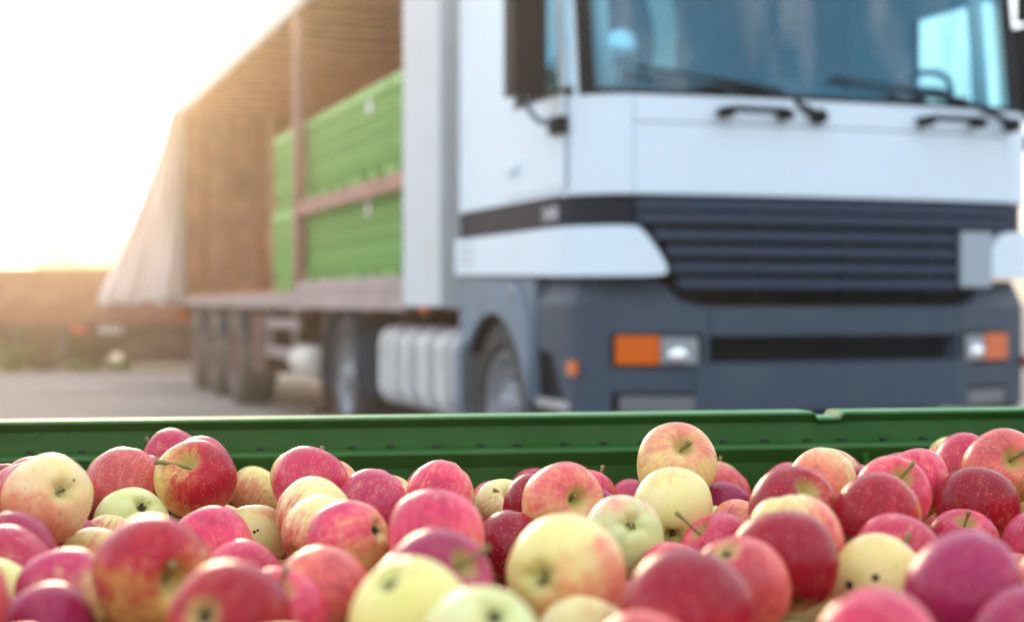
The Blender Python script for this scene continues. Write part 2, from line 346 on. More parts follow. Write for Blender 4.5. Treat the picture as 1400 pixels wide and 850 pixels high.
screen_strip(bm, [-1.195,-1.165,-1.13], 2.03, 2.95, -.008, .03); screen_strip(bm, [1.13,1.165,1.195], 2.03, 2.95, -.008, .03); part('screen_seal', bm, DARKP, ws)
# interior
bm = bmesh.new()
prism(bm, [(S(-1.15), .13), (S(1.15), .13), (S(1.15), .55), (S(.9), .60), (S(.2), .50), (S(-.2), .62), (S(-1.15), .52)], 1.5, 2.07, 2); part('dashboard', bm, DASH, bev=.03)
pboxes('dash_shelf', [((S(-1.08), .30, 2.072), (S(-.35), .60, 2.19)), ((S(-.35), .34, 2.072), (S(.05), .60, 2.13))], DASH, bev=.03)
for sgn in (-1, 1):
    bm = bmesh.new(); tube(bm, [(S(sgn*1.03), .20, 2.05), (S(sgn*1.04), .25, 2.4), (S(sgn*1.05), .33, 2.94)], [.045,.04,.04], 10); part('pillar_trim', bm, CREAM, smooth=True)
    bm = bmesh.new(); box(bm, (S(sgn*.62)-.27, .85, 1.55), (S(sgn*.62)+.27, 1.35, 1.72)); part('seat', bm, SEATM, bev=.05)
    bm = bmesh.new(); box(bm, (S(sgn*.62)-.25, 1.32, 1.7), (S(sgn*.62)+.25, 1.46, 2.38)); box(bm, (S(sgn*.62)-.14, 1.33, 2.42), (S(sgn*.62)+.14, 1.43, 2.62)); part('seat_back', bm, SEATM, bev=.04)
bm = bmesh.new(); pts = []
for k in range(25):
    a = k/24*2*math.pi; pts.append((S(.86)+.18*math.cos(a), .48 - .09*math.sin(a), 2.15 + .13*math.sin(a)))
tube(bm, pts, .018, 8, False); tube(bm, [(S(.64), .48, 2.20), (S(1.04), .48, 2.20)], .02, 6); tube(bm, [(S(.84), .48, 2.20), (S(.84), .40, 2.0)], .035, 8); part('steering_wheel', bm, DASH, smooth=True)
bm = bmesh.new(); lathe(bm, [(.0,.0001),(.0,.075),(.02,.08),(.03,.0001)], 24, 'y', (S(-.95), .20, 2.29)); part('round_disc', bm, CHROME, smooth=True)  # small chrome disc standing behind the screen
bm = bmesh.new(); tube(bm, [(S(-.95), .24, 2.29), (S(-.95), .30, 2.07)], .012, 6); part('disc_stalk', bm, CREAM)
# added folded cream cloth, standing in for cloud reflections on the windscreen
bm = bmesh.new()
rows = []
for j in range(12):
    z = 2.12 + .82*j/11; row = []
    for i in range(15):
        q = i/14; wd = .10 + .10*abs(j/11-.25)
        row.append(bm.verts.new((S(-.72) + q*wd + .05*math.sin(j*.5), .45 + .018*math.sin(q*18), z)))
    rows.append(row)
for a, b in zip(rows, rows[1:]):
    for i in range(14): bm.faces.new((a[i], a[i+1], b[i+1], b[i]))
part('cloud_reflection_cloth', bm, CREAM, smooth=True)

# dark band and grille
half = [(0,-.085),(.5,-.075),(.985,-.035),(1.09,.01),(1.17,.08),(1.225,.16),(1.245,.26),(1.245,1.775)]
bm = bmesh.new(); pl = mirror_plan(half); wrap(bm, pl, 1.445, 1.580); part('dark_band', bm, NAVY)
pboxes('grille_back', [((S(-.87), .075, 1.06), (S(.87), .12, 1.44)), ((S(-.80), -.05, 1.06), (S(.80), .07, 1.44))], CHAS)
for k, (z, L, R_) in enumerate([(1.536,1.0,1.0),(1.476,.99,.99),(1.400,.92,.66),(1.328,.86,.66),(1.254,.84,.66),(1.182,.80,.66)]):
    bm = bmesh.new()
    xs = [-L + (L+R_)*i/12 for i in range(13)]
    wrap(bm, [(S(x), -.135 + .05*(x/1.0)**2) for x in xs], z-.022, z+.022, .05); part('grille_slat', bm, SLAT, bev=.006)
for u in (-.42, .06, .52):
    pboxes('grille_divider', [((S(u)-.012, -.118, 1.12), (S(u)+.012, -.04, 1.56))], CHAS)
pboxes('number_plate_panel', [((S(.68), -.125, 1.17), (S(.855), -.10, 1.435))], mat('blue_grey_plate', (.30,.36,.40), .5), bev=.01)

# white corner covers (headlamp level), wrapping from the nose to the back of the cab
for sgn in (-1, 1):
    half = [(.84,-.125),(.88,-.118),(.93,-.105),(.98,-.09),(1.05,-.06),(1.13,-.01),(1.19,.04),(1.235,.10),(1.262,.18),(1.27,.35),(1.27,1.2),(1.27,1.8)]
    z0 = [1.225,1.218,1.216,1.215,1.215,1.215,1.215,1.215,1.215,1.22,1.235,1.25]; z1 = [1.262,1.33,1.40,1.435,1.44,1.44,1.44,1.44,1.44,1.44,1.44,1.44]
    sh = .035 if sgn < 0 else -.03
    pl = [(S(sgn*(u + (sh if u < .95 else sh*.6 if u < 1.06 else 0))), y) for u, y in half]
    if sgn < 0: pl, z0, z1 = pl[::-1], z0[::-1], z1[::-1]
    bm = bmesh.new(); wrap(bm, pl, z0, z1, .06); cv = part('corner_cover', bm, WHITE, bev=.012)
    # louvre lines near the back of the cover
    for k in range(3): pboxes('vent_slit', [((S(sgn*1.269), 1.45, 1.30+.045*k), (S(sgn*1.273), 1.72, 1.306+.045*k))], GREYL, cv)
# lettering on the dark side band
tx = bpy.data.curves.new('lettering', 'FONT'); tx.body = '1840'; tx.size = .095; tx.extrude = .002; tx.align_x = 'CENTER'; tx.space_character = 1.15
tx.materials.append(mat('white_lettering', (.6,.62,.65), .4))
tmp = bpy.data.objects.new('lettering_curve', tx); C.objects.link(tmp); bpy.context.view_layer.update()
lm = bpy.data.meshes.new_from_object(tmp.evaluated_get(bpy.context.evaluated_depsgraph_get())); bpy.data.objects.remove(tmp)
o = link('lettering', lm, truck, (S(-1.2475), .37, 1.478 + ZO), (R(90), 0, R(-90)))

# bumper
def bp(u): u = abs(u); return -.16 + .02*(u/.62)**2 if u < .62 else -.14 + .425*(u-.62)
us = [-.66 + 1.32*i/16 for i in range(17)]
bm = bmesh.new(); wrap(bm, [(S(u), bp(u)) for u in us], .945, 1.075, .10); part('bumper_beam', bm, GREYP, bev=.015)
us2 = [-.73 + 1.46*i/18 for i in range(19)]
bm = bmesh.new(); wrap(bm, [(S(u), bp(u)-.02) for u in us2], .60, .822, .12); part('lower_bumper', bm, GREYP, bev=.02)
pboxes('air_intake', [((S(-.66), -.05, .80), (S(.66), .02, .96))], DARKP)
for sgn in (-1, 1):
    half = [(u, bp(u)) for u in (.665,.72,.78,.84,.90,.98,1.06,1.14,1.19)] + [(1.222,.125),(1.235,.20),(1.245,.35),(1.25,.56)]
    z0 = [.585]*9 + [.585,.62,.86,.87]
    z1 = [1.075,1.08,1.10,1.17,1.205,1.205,1.205,1.205,1.205] + [1.205]*4
    pl = [(S(sgn*u), y) for u, y in half]
    if sgn < 0: pl, z0, z1 = pl[::-1], z0[::-1], z1[::-1]
    bm = bmesh.new(); wrap(bm, pl, z0, [min(z, 1.085) for z in z1], .09); be = part('bumper_end', bm, GREYP)
    bm = bmesh.new(); V = []
    for i, p in enumerate(pl):
        d = (Vector(pl[min(i+1, len(pl)-1)]) - Vector(pl[max(i-1, 0)])).normalized(); nn = Vector((-d.y, d.x)); zt = max(z1[i], 1.088); k = .055 * min(1, (zt-1.087)/.1)
        q = Vector(p) + nn*k; r_ = Vector(p) + nn*.11
        V.append([bm.verts.new((p[0], p[1], 1.0862)), bm.verts.new((q.x, q.y, zt)), bm.verts.new((r_.x, r_.y, zt)), bm.verts.new((r_.x, r_.y, 1.0862))])
    for a, b in zip(V, V[1:]):
        for k in range(4): bm.faces.new((a[k], b[k], b[(k+1) % 4], a[(k+1) % 4]))
    bm.faces.new(V[0][::-1]); bm.faces.new(V[-1]); part('bumper_shoulder', bm, GREYP, be)
    def strip(name, ua, ub, za, zb, m, proud=.012, th=.03, par=None, bev=.006):
        q = [ua + (ub-ua)*i/4 for i in range(5)]; p = [(S(sgn*u) - sgn*0, bp(u)-proud) for u in q]
        if sgn < 0: p = p[::-1]
        b = bmesh.new(); wrap(b, p, za, zb, th); return part(name, b, m, par or be, bev=bev)
    strip('lamp_housing', .695, 1.075, .80, .955, DARKP, .006)
    strip('headlamp', .715, .868, .818, .938, CLEAR, .014)
    q = [(S(sgn*.79), bp(.79)-.03, .865)]
    bm = bmesh.new(); bmesh.ops.create_uvsphere(bm, u_segments=16, v_segments=10, radius=.05); bmesh.ops.scale(bm, verts=bm.verts, vec=(1.15,.45,.8)); bmesh.ops.translate(bm, verts=bm.verts, vec=(S(sgn*.79), bp(.79)-.008, .855)); part('bulb_reflector', bm, CHROME, be, True)
    strip('indicator_lamp', .875, 1.06, .815, .945, ORANGE, .02)
    strip('fog_lamp_housing', .69, 1.07, .585, .69, DARKP, .006)
    strip('fog_lamp', .72, 1.04, .60, .672, FOGL, .014)
    bm = bmesh.new(); x = S(sgn*1.232); box(bm, (x-.012, .085, .765), (x+.012, .165, .83)); part('side_marker', bm, ORANGE, be, bev=.004)
    # foot step behind the bumper end
    x0 = S(sgn*1.21); pboxes('step_recess', [((x0, .14, .56), (x0-sgn*.3, .62, .86))], DARKP)
    pboxes('step', [((S(sgn*1.245), .16, .60), (S(sgn*1.0), .56, .64))], ALU, bev=.006)
    # wheel arch panel
    cy, cz, r = 1.22, .50, .54
    arc = [(cy + r*math.cos(a), cz + r*math.sin(a)) for a in [R(12) + R(160)*k/22 for k in range(23)]]
    poly = [(1.765, .62), (1.765, 1.225), (.565, 1.205), (.565, .62), (arc[-1][0], .62)] + arc[::-1]
    bm = bmesh.new(); xo = S(sgn*1.252); prism(bm, poly, xo, xo - sgn*.03); part('wheel_arch', bm, GREYL)
    bm = bmesh.new(); tube(bm, [(xo+sgn*.004, y, z) for y, z in ((.60,.63),(.60,.85),(.64,1.02),(.74,1.13),(.90,1.19))], .026, 8); part('arch_lip', bm, GREYL, smooth=True)
    bm = bmesh.new()
    for k in range(22):
        (y1,z1_),(y2,z2_) = arc[k], arc[k+1]; q = [bm.verts.new(p) for p in ((xo-sgn*.031,y1,z1_),(xo-sgn*.031,y2,z2_),(xo-sgn*.5,y2,z2_),(xo-sgn*.5,y1,z1_))]; bm.faces.new(q)
    part('arch_liner', bm, DARKP)
    wl = wheel(truck, (S(sgn*1.17), cy, .50 + 0), .49, .31, SILV, TYRE)
    if sgn > 0: wl.rotation_euler = (0, 0, math.pi)
    # mirror
    xm = S(sgn*1.405)
    bm = bmesh.new(); box(bm, (xm-.08, .20, 2.04), (xm+.08, .34, 2.52)); part('mirror_housing', bm, DARKP, bev=.035)
    bm = bmesh.new(); box(bm, (xm-.075, .20, 2.55), (xm+.075, .32, 2.80)); part('mirror_housing', bm, DARKP, bev=.03)
    bm = bmesh.new(); tube(bm, [(xm, .27, 2.05), (xm-sgn*.01, .27, 1.99), (xm-sgn*.05, .24, 1.93), (S(sgn*1.27), .22, 1.905)], .016, 8); part('mirror_arm', bm, GREYL, smooth=True)
    bm = bmesh.new(); tube(bm, [(xm, .27, 2.79), (xm-sgn*.02, .27, 2.86), (S(sgn*1.25), .28, 2.9)], .014, 8); part('mirror_arm', bm, DARKP, smooth=True)
    bm = bmesh.new(); box(bm, (S(sgn*1.24), .15, 1.865), (S(sgn*1.295), .27, 1.945)); part('mirror_mount', bm, DARKP, bev=.012)
# wipers and grab handles under the screen
for ua, ub, uc in ((-.59,-.27,-.10),(.47,.78,.97)):
    bm = bmesh.new(); y = -.135
    tube(bm, [(S(ua), -.09, 1.955), (S(ua), y-.02, 1.965), (S(ua+.03), y-.03, 1.97), (S(ub-.03), y-.03, 1.97), (S(ub), y-.02, 1.965), (S(ub), -.09, 1.955)], .016, 8)
    box(bm, (S(ua)-.02, -.16, 1.935), (S(ua)+.035, -.09, 1.975)); box(bm, (S(ub)-.035, -.16, 1.935), (S(ub)+.02, -.09, 1.975)); part('grab_handle', bm, DARKP)
for ua, ub in ((-.10,-.62),(.97,.40)):
    bm = bmesh.new(); lathe(bm, [(-.15,.0001),(-.15,.035),(-.09,.035),(-.09,.0001)], 12, 'y', (S(ua), 0, 1.955))
    tube(bm, [(S(ua), -.14, 1.955), (S(ua-.14), -.06, 2.045), (S(ub), -.015, 2.12)], [.02,.014,.01], 8); part('wiper_arm', bm, DARKP, smooth=True)
    bm = bmesh.new(); p = [(S(ub+.40+.0), -.005, 2.085), (S(ub), -.02, 2.125), (S(ub-.35), .005, 2.16)]; tube(bm, p, .009, 6); part('wiper_blade', bm, DARKP)

# chassis, tank, drive axle
pboxes('chassis_rail', [((.80,.4,.78),(.88,6.0,1.02)),((1.60,.4,.78),(1.68,6.0,1.02)),((.88,1.2,.8),(1.6,1.3,.95)),((.88,3.2,.8),(1.6,3.3,.95)),((.88,5.5,.8),(1.6,5.6,.95)),((.1,1.17,.44),(2.37,1.27,.56)),((.2,4.68,.42),(2.27,4.8,.58))], CHAS)
bm = bmesh.new(); box(bm, (.6,.2,.62), (1.9,1.5,1.22)); part('engine', bm, CHAS, bev=.05)
poly = []
for (cx_, cz_), a0 in (((.46,.82),0),((.08,.82),90),((.08,.56),180),((.46,.56),270)):
    for k in range(5): a = R(a0 + 22.5*k); poly.append((cx_ + .11*math.cos(a), cz_ + .11*math.sin(a)))
bm = bmesh.new(); prism(bm, poly, 1.66, 3.45, 1); tk = part('fuel_tank', bm, ALU)
big = [((p[0]-.27)*1.06+.27, (p[1]-.69)*1.06+.69) for p in poly]
for y in (1.66, 2.0, 2.36, 2.74, 3.10, 3.34):
    bm = bmesh.new(); prism(bm, big, y, y+.11, 1); part('tank_strap', bm, STRAP if y != 1.66 else GREYL, tk, bev=.01)
bm = bmesh.new(); lathe(bm, [(.93,.06),(.97,.06),(.975,.0001)], 16, 'z', (.2, 2.6, 0)); part('filler_cap', bm, CHAS, tk)
for x, rz in ((XL+.06, 0), (XR-.06, math.pi)):
    wl = wheel(truck, (x, 4.73, .50), .49, .58, SILV, TYRE); wl.rotation_euler = (0, 0, rz)
    x0, x1 = (XL-.02, XL+.62) if rz == 0 else (XR+.02, XR-.62)
    arc = [(4.73 + .60*math.cos(R(a)), .52 + .60*math.sin(R(a))) for a in range(-8, 189, 7)]; arc2 = [(4.73 + .57*math.cos(R(a)), .52 + .57*math.sin(R(a))) for a in range(-8, 189, 7)]
    bm = bmesh.new(); prism(bm, arc + arc2[::-1], x0, x1); part('mudguard', bm, GREYP)

# ------------------------------------------------------------------ curtain-side semi-trailer
trailer = thing('semi_trailer', 'curtain side trailer with its near side open, coupled behind the white cab', 'trailer', TO, YAW)
BROWN = mat('brown_interior', (.52, .25, .13), .65, var=.22, scale=1.2)
BROWN2 = mat('brown_plywood', (.58, .31, .20), .6, var=.3, scale=2.5)
ROOFM = mat('brown_roof_cloth', (.12, .035, .02), .7, var=.12, scale=1.5)
BOWM = mat('pale_brown_bow', (.66, .30, .18), .6, var=.15)
RAVE = mat('greyed_rave', (.34, .27, .27), .5, var=.2, scale=3)
ROSE = mat('red_brown_slat', (.30, .13, .11), .55, var=.25, scale=4)
MAROON = mat('maroon_chassis', (.10, .035, .028), .6, var=.3, scale=3)
POSTW = mat('white_post_paint', (.55, .60, .62), .6, spec=.25, dirt=(.5,.47,.45), dirt_amt=.4, scale=3)
T0, T1, XA, XB = 1.95, 14.2, -.075, 2.52
LIT_TYRE = mat('lit_tread_tyre', (.10, .085, .08), .85, var=.25, scale=8, dirt=(.2,.17,.15), dirt_amt=.5)  # rubber greyed to carry the light on the treads, plus dirt mottling
def tp(name, bs, m, parent=None, bev=0): return pboxes(name, bs, m, parent or trailer, bev)
fw = tp('front_wall', [((XA+.05, T0+.03, 1.06), (XB-.05, T0+.08, 3.60))], POSTW)
for xa, xb in ((XA, XA+.045), (XB-.045, XB)):
    tp('front_post', [((xa, T0+.02, 1.07), (xb, T0+.80, 3.66))], POSTW, bev=.012)
    tp('rear_post', [((xa, T1-.14, 1.07), (xb+ (.09 if xa < 1 else 0), T1, 3.66))], POSTW, bev=.01)
    tp('cantrail', [((xa, T0+.81, 3.50), (xb, T1-.15, 3.665))], POSTW, bev=.01)
    tp('rave', [((xa, T0+.81, 1.045), (xb, T1-.15, 1.165))], RAVE, bev=.01)
    tp('side_post', [((xa-.004, 6.05, 1.17), (xb+.03, 6.17, 3.495))], ROSE, bev=.01)
    tp('stake_pocket', [((xa-.012, 6.02, 1.02), (xb+.02, 6.20, 1.20))], RAVE)
tp('side_slat', [((XA+.004, T0+.81, 1.80), (XA+.034, 6.045, 1.905))], ROSE, bev=.006)
tp('toe_board', [((XA+.003, T0+.81, 1.17), (XA+.04, 6.045, 1.262))], RAVE, bev=.006)
tp('load_floor', [((XA+.046, T0+.09, 1.12), (XB-.046, T1-.15, 1.185))], BROWN2)
tp('roof_cloth', [((XA+.03, T0+.05, 3.668), (XB-.03, T1, 3.68))], ROOFM)
for k in range(17):
    y = T0 + .5 + k*(T1-T0-.7)/16
    tp('roof_bow', [((XA+.046, y-.06, 3.575), (XB-.046, y+.06, 3.655))], BOWM)
tp('far_curtain', [((XB-.12, T0+.81, 1.19), (XB-.10, T1-.16, 3.49))], BROWN)
for k in range(2):
    x0 = XA+.13 + k*1.13
    d = tp('rear_door', [((x0, T1-.08, 1.19), (x0+1.12, T1-.03, 3.58))], BROWN2)
    for j in range(6): tp('door_rib', [((x0+.03+j*.185, T1-.11, 1.2), (x0+.11+j*.185, T1-.081, 3.56))], BROWN if j % 2 else BROWN2, d)
tp('header_board', [((XA+.1, T1-.15, 3.585), (XB-.05, T1-.02, 3.66))], BROWN)
tp('chassis_beam', [((.72,3.2,.72),(.86,T1-.2,1.115)),((1.60,3.2,.72),(1.74,T1-.2,1.115))], MAROON)
for k in range(12): tp('cross_member', [((XA+.05, 2.9+k*.98, 1.0), (XB-.05, 2.98+k*.98, 1.115))], MAROON)
tp('tool_locker', [((.02, 8.0, .42), (.55, 8.75, .98))], MAROON, bev=.02)
for x in (.02, XB-.06):
    tp('side_guard', [((x, 6.45, .86), (x+.035, 7.95, .95)), ((x, 6.45, .60), (x+.035, 7.95, .69)), ((x, 6.6, .6), (x+.03, 6.66, 1.05)), ((x, 7.8, .6), (x+.03, 7.86, 1.05))], RAVE)
    tp('landing_leg', [((x+.18, 6.25, .22), (x+.30, 6.38, 1.05)), ((x+.10, 6.2, .16), (x+.38, 6.45, .22))], MAROON)
bm = bmesh.new(); lathe(bm, [(-.02,.0001),(-.02,.10),(.03,.135),(.6,.135),(.66,.10),(.66,.0001)], 20, 'y', (.10, 6.0, .60)); part('air_tank', bm, CREAM, trailer, True)
for cy in (9.45, 10.9, 12.35):
    tp('axle', [((.2, cy-.06, .44), (2.25, cy+.06, .56))], MAROON)
    for x, rz in ((XA+.05, 0), (XB-.05, math.pi)):
        wl = wheel(trailer, (x, cy, .49), .49, .36, MAROON, LIT_TYRE); wl.rotation_euler = (0, 0, rz)
    for x in (XA+.03, XB-.40):
        arc = [(cy + .56*math.cos(R(a)), .52 + .56*math.sin(R(a))) for a in range(20, 161, 10)]; arc2 = [(cy + .54*math.cos(R(a)), .52 + .54*math.sin(R(a))) for a in range(20, 161, 10)]
        bm = bmesh.new(); prism(bm, arc + arc2[::-1], x, x+.37); part('mudguard', bm, GREYP, trailer)
tp('tail_lamp', [((XA+.05, T1-.02, .85), (XA+.5, T1+.03, 1.0))], ORANGE)
tp('front_marker', [((XA-.012, T0+.30, 1.03), (XA+.02, T0+.40, 1.068))], ORANGE)
# near curtain, slid to the back and flaring outwards at its hem
CURT = mat('white_curtain_cloth', (.72, .70, .72), .7, var=.06, scale=2)
def translucent(m, col, f):
    t = m.node_tree; b = t.nodes['Principled BSDF']; o = next(x for x in t.nodes if x.type == 'OUTPUT_MATERIAL'); tr = t.nodes.new('ShaderNodeBsdfTranslucent'); tr.inputs[0].default_value = (*col, 1)
    mx = t.nodes.new('ShaderNodeMixShader'); mx.inputs[0].default_value = f; t.links.new(b.outputs[0], mx.inputs[1]); t.links.new(tr.outputs[0], mx.inputs[2]); t.links.new(mx.outputs[0], o.inputs[0])
translucent(CURT, (.80,.78,.80), .6)
translucent(ROOFM, (.5,.19,.09), .25)
bm = bmesh.new(); rows = []
NJ, NI = 22, 90
for j in range(NJ):
    v = j/(NJ-1)                         # 0 top .. 1 hem
    z = 3.56 - 2.50*v; row = []
    ev = v**1.25
    for i in range(NI):
        q = i/(NI-1); s_in, s_out = XA - .03, XA - .10 - .95*ev
        x = s_in + (s_out - s_in)*q; y = 13.2 + .75*q + .25*(1-v)*(1-q)
        fold = math.sin(q*26 + 1.2*math.sin(v*3)) * (.05 + .07*v) + .06*math.sin(q*9 + v*4)
        fold += .16*v*noise.noise(Vector((q*4.2, v*2.1, 3.7))) + .05*noise.noise(Vector((q*11, v*6, 9.1)))
        row.append(bm.verts.new((x + .3*fold, y + fold, z + .03*math.sin(q*20)*v)))
    rows.append(row)
for a, b in zip(rows, rows[1:]):
    for i in range(NI-1): bm.faces.new((a[i], a[i+1], b[i+1], b[i]))
o = part('side_curtain', bm, CURT, trailer, True)
md = o.modifiers.new('thickness', 'SOLIDIFY'); md.thickness = .004

# green plastic bins loaded on the trailer
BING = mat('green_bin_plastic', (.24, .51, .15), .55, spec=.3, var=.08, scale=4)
STK = mat('white_sticker', (.8, .8, .78), .5)
BW, BD, BH = .985, 1.18, .70
bm = bmesh.new()
t_ = .03
box(bm, (.045,0,.12),(.045+t_,BW,BH-.06)); box(bm, (BD-t_,0,.12),(BD,BW,BH-.06)); box(bm, (t_+.045,0,.12),(BD-t_,t_,BH-.06)); box(bm, (t_+.045,BW-t_,.12),(BD-t_,BW,BH-.06)); box(bm, (t_+.045,t_,.12),(BD-t_,BW-t_,.15))
shell_me = to_mesh(bm, 'shell', BING)
bm = bmesh.new()
box(bm, (-.022,-.005,BH-.065),(.035,BW+.005,BH)); box(bm, (BD-.035,-.005,BH-.065),(BD+.022,BW+.005,BH)); box(bm, (.035,-.005,BH-.065),(BD-.035,.035,BH)); box(bm, (.035,BW-.035,BH-.065),(BD-.035,BW+.005,BH)); bevel(bm, .006, 1)
rim_me = to_mesh(bm, 'rim', BING)
bm = bmesh.new(); box(bm, (-.021,-.014,.15),(.0445,.014,BH-.067)); bevel(bm, .004, 1); rib_me = to_mesh(bm, 'rib', BING)
bm = bmesh.new(); box(bm, (-.012,.01,-.009),(.0445,BW-.01,.009)); bar_me = to_mesh(bm, 'cross_bar', BING)
bm = bmesh.new(); box(bm, (.041,-.036,-.05),(.0445,.036,.05)); vent_me = to_mesh(bm, 'vent_slot', mat('painted_slot_shade', (.02,.05,.015), .8))  # dark boxes whose colour paints the shade inside open vents
bm = bmesh.new(); box(bm, (-.01,-.001,0),(BD+.01,.12,.118)); bevel(bm, .01, 1); foot_me = to_mesh(bm, 'foot', BING)
bm = bmesh.new(); lathe(bm, [(-.028,.0001),(-.028,.055),(-.022,.055),(-.022,.0001)], 20, 'x'); stk_me = to_mesh(bm, 'sticker', STK)
pos_words = ['nearest the cab', 'second from the cab', 'third from the cab', 'fourth from the cab', 'just behind the middle post']
for lv in range(2):
    for k in range(5):
        yc = 3.02 + k*1.04
        loc = TO + Matrix.Rotation(YAW, 3, 'Z') @ Vector((.055 + .01*((k*3+lv) % 3), yc - BW/2, 1.187 + ZO + lv*(BH+.004)))
        b = thing('fruit_bin', ('lower' if lv == 0 else 'upper') + ' tier green plastic bin on the trailer, ' + pos_words[k], 'fruit bin', loc, YAW, 'green bins loaded on the trailer')
        link('shell', shell_me, b); link('rim', rim_me, b)
        for j in range(9): link('rib', rib_me, b, (0, .035 + j*(BW-.07)/8, 0))
        for z in (.27, .40, .52): link('cross_bar', bar_me, b, (0, 0, z))
        for j in range(8):
            for z in (.335, .46): link('vent_slot', vent_me, b, (0, .035 + (j+.5)*(BW-.07)/8, z))
        for y in (.02, BW/2-.06, BW-.14): link('foot', foot_me, b, (0, y, 0))
        if k < 2: link('sticker', stk_me, b, (0, BW/2, .56))

# ------------------------------------------------------------------ the green apple bin in front
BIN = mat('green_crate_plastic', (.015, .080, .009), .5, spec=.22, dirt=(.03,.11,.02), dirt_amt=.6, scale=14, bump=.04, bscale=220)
BINTOP = mat('pale_green_plastic', (.10, .26, .11), .6, spec=.2, dirt=(.25,.36,.22), dirt_amt=.7, scale=18)
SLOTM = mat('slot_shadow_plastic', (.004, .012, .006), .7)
TH = R(9.7); W0 = Vector((-.621, 1.811)); RZ = .9045
abin = thing('apple_bin', 'large green plastic bin heaped with apples, its rear rim crossing the photo', 'fruit bin', (W0.x, W0.y, 0), TH)
def prof(dz):
    return [(.108,RZ-.05),(.108,RZ-.006+dz),(.104,RZ-.001+dz),(.056,RZ+dz),(.046,RZ-.0008+dz),(.0425,RZ-.0035+dz),(.0445,RZ-.006+dz),(.052,RZ-.014),(.0505,RZ-.0165),(.0475,RZ-.0385),(.0455,RZ-.0395),
            (.006,RZ-.0405),(.0015,RZ-.0420),(.0005,RZ-.0445),(.010,RZ-.062),(.012,.19),(.062,.19),(.062,RZ-.055)]
bm = bmesh.new(); rings = []
for a, dz in ((-.09,0),(.2,0),(.5,0),(.8,0),(1.042,0),(1.0445,-.0008),(1.0465,-.0065),(1.049,-.0075),(1.077,-.0075),(1.080,-.0062),(1.084,-.0012),(1.088,0),(1.3,0),(1.47,0)):
    rings.append([bm.verts.new((a, y, z)) for y, z in prof(dz)])
n = len(rings[0])
for p, q in zip(rings, rings[1:]):
    for k in range(n): bm.faces.new((p[k], q[k], q[(k+1) % n], p[(k+1) % n]))
bm.faces.new(rings[0]); bm.faces.new(rings[-1][::-1])
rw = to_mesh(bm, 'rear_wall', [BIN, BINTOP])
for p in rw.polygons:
    if p.normal.z > .8 and p.center.z > RZ-.012: p.material_index = 1        # the paler, scuffed top of the rim
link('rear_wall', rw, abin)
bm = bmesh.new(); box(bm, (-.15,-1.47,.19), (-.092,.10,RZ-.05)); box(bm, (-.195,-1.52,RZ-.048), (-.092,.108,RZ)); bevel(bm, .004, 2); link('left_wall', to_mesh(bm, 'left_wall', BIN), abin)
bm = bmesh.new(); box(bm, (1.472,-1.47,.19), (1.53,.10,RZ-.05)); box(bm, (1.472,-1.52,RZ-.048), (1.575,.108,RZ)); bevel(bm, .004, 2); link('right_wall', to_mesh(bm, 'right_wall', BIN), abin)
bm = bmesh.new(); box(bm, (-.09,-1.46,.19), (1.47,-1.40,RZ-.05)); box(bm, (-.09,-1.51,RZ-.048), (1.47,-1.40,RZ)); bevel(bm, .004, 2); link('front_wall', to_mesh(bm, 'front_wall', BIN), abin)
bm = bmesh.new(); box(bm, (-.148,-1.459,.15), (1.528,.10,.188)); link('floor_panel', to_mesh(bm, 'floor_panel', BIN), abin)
for y in (-1.42, -.73, -.04):
    bm = bmesh.new(); box(bm, (-.14,y-.06,0), (1.52,y+.06,.149)); bevel(bm, .01, 1); link('skid', to_mesh(bm, 'skid', BIN), abin)
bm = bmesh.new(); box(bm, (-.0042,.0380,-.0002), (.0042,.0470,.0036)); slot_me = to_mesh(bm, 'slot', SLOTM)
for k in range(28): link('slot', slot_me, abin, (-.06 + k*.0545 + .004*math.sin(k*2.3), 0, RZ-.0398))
bm = bmesh.new(); box(bm, (1.095,.004,.2), (1.103,.013,RZ-.047)); bevel(bm, .002, 1); link('wall_rib', to_mesh(bm, 'wall_rib', BIN), abin)
bm = bmesh.new(); tube(bm, [(.035 + .026*math.cos(R(a)), .0485, RZ-.006 + .0175*math.sin(R(a))) for a in range(195, 346, 10)], .0005, 5); link('moulding_mark', to_mesh(bm, 'moulding_mark', BIN, True), abin)
# small scuffs and crumbs on the rim
SC_M = mat('dry_crumb', (.16,.13,.08), .9)
rng = random.Random(4)
for k in range(9):
    bm = bmesh.new(); bmesh.ops.create_icosphere(bm, subdivisions=1, radius=.0011*rng.uniform(.6,1.3)); bmesh.ops.scale(bm, verts=bm.verts, vec=(1.4,1,.5))
    link('crumb', to_mesh(bm, 'crumb', SC_M, True), abin, (rng.uniform(0,1.3), rng.uniform(.055,.09), RZ+.0004) if k % 2 else (rng.uniform(0,1.3), rng.uniform(.01,.04), RZ-.0396))

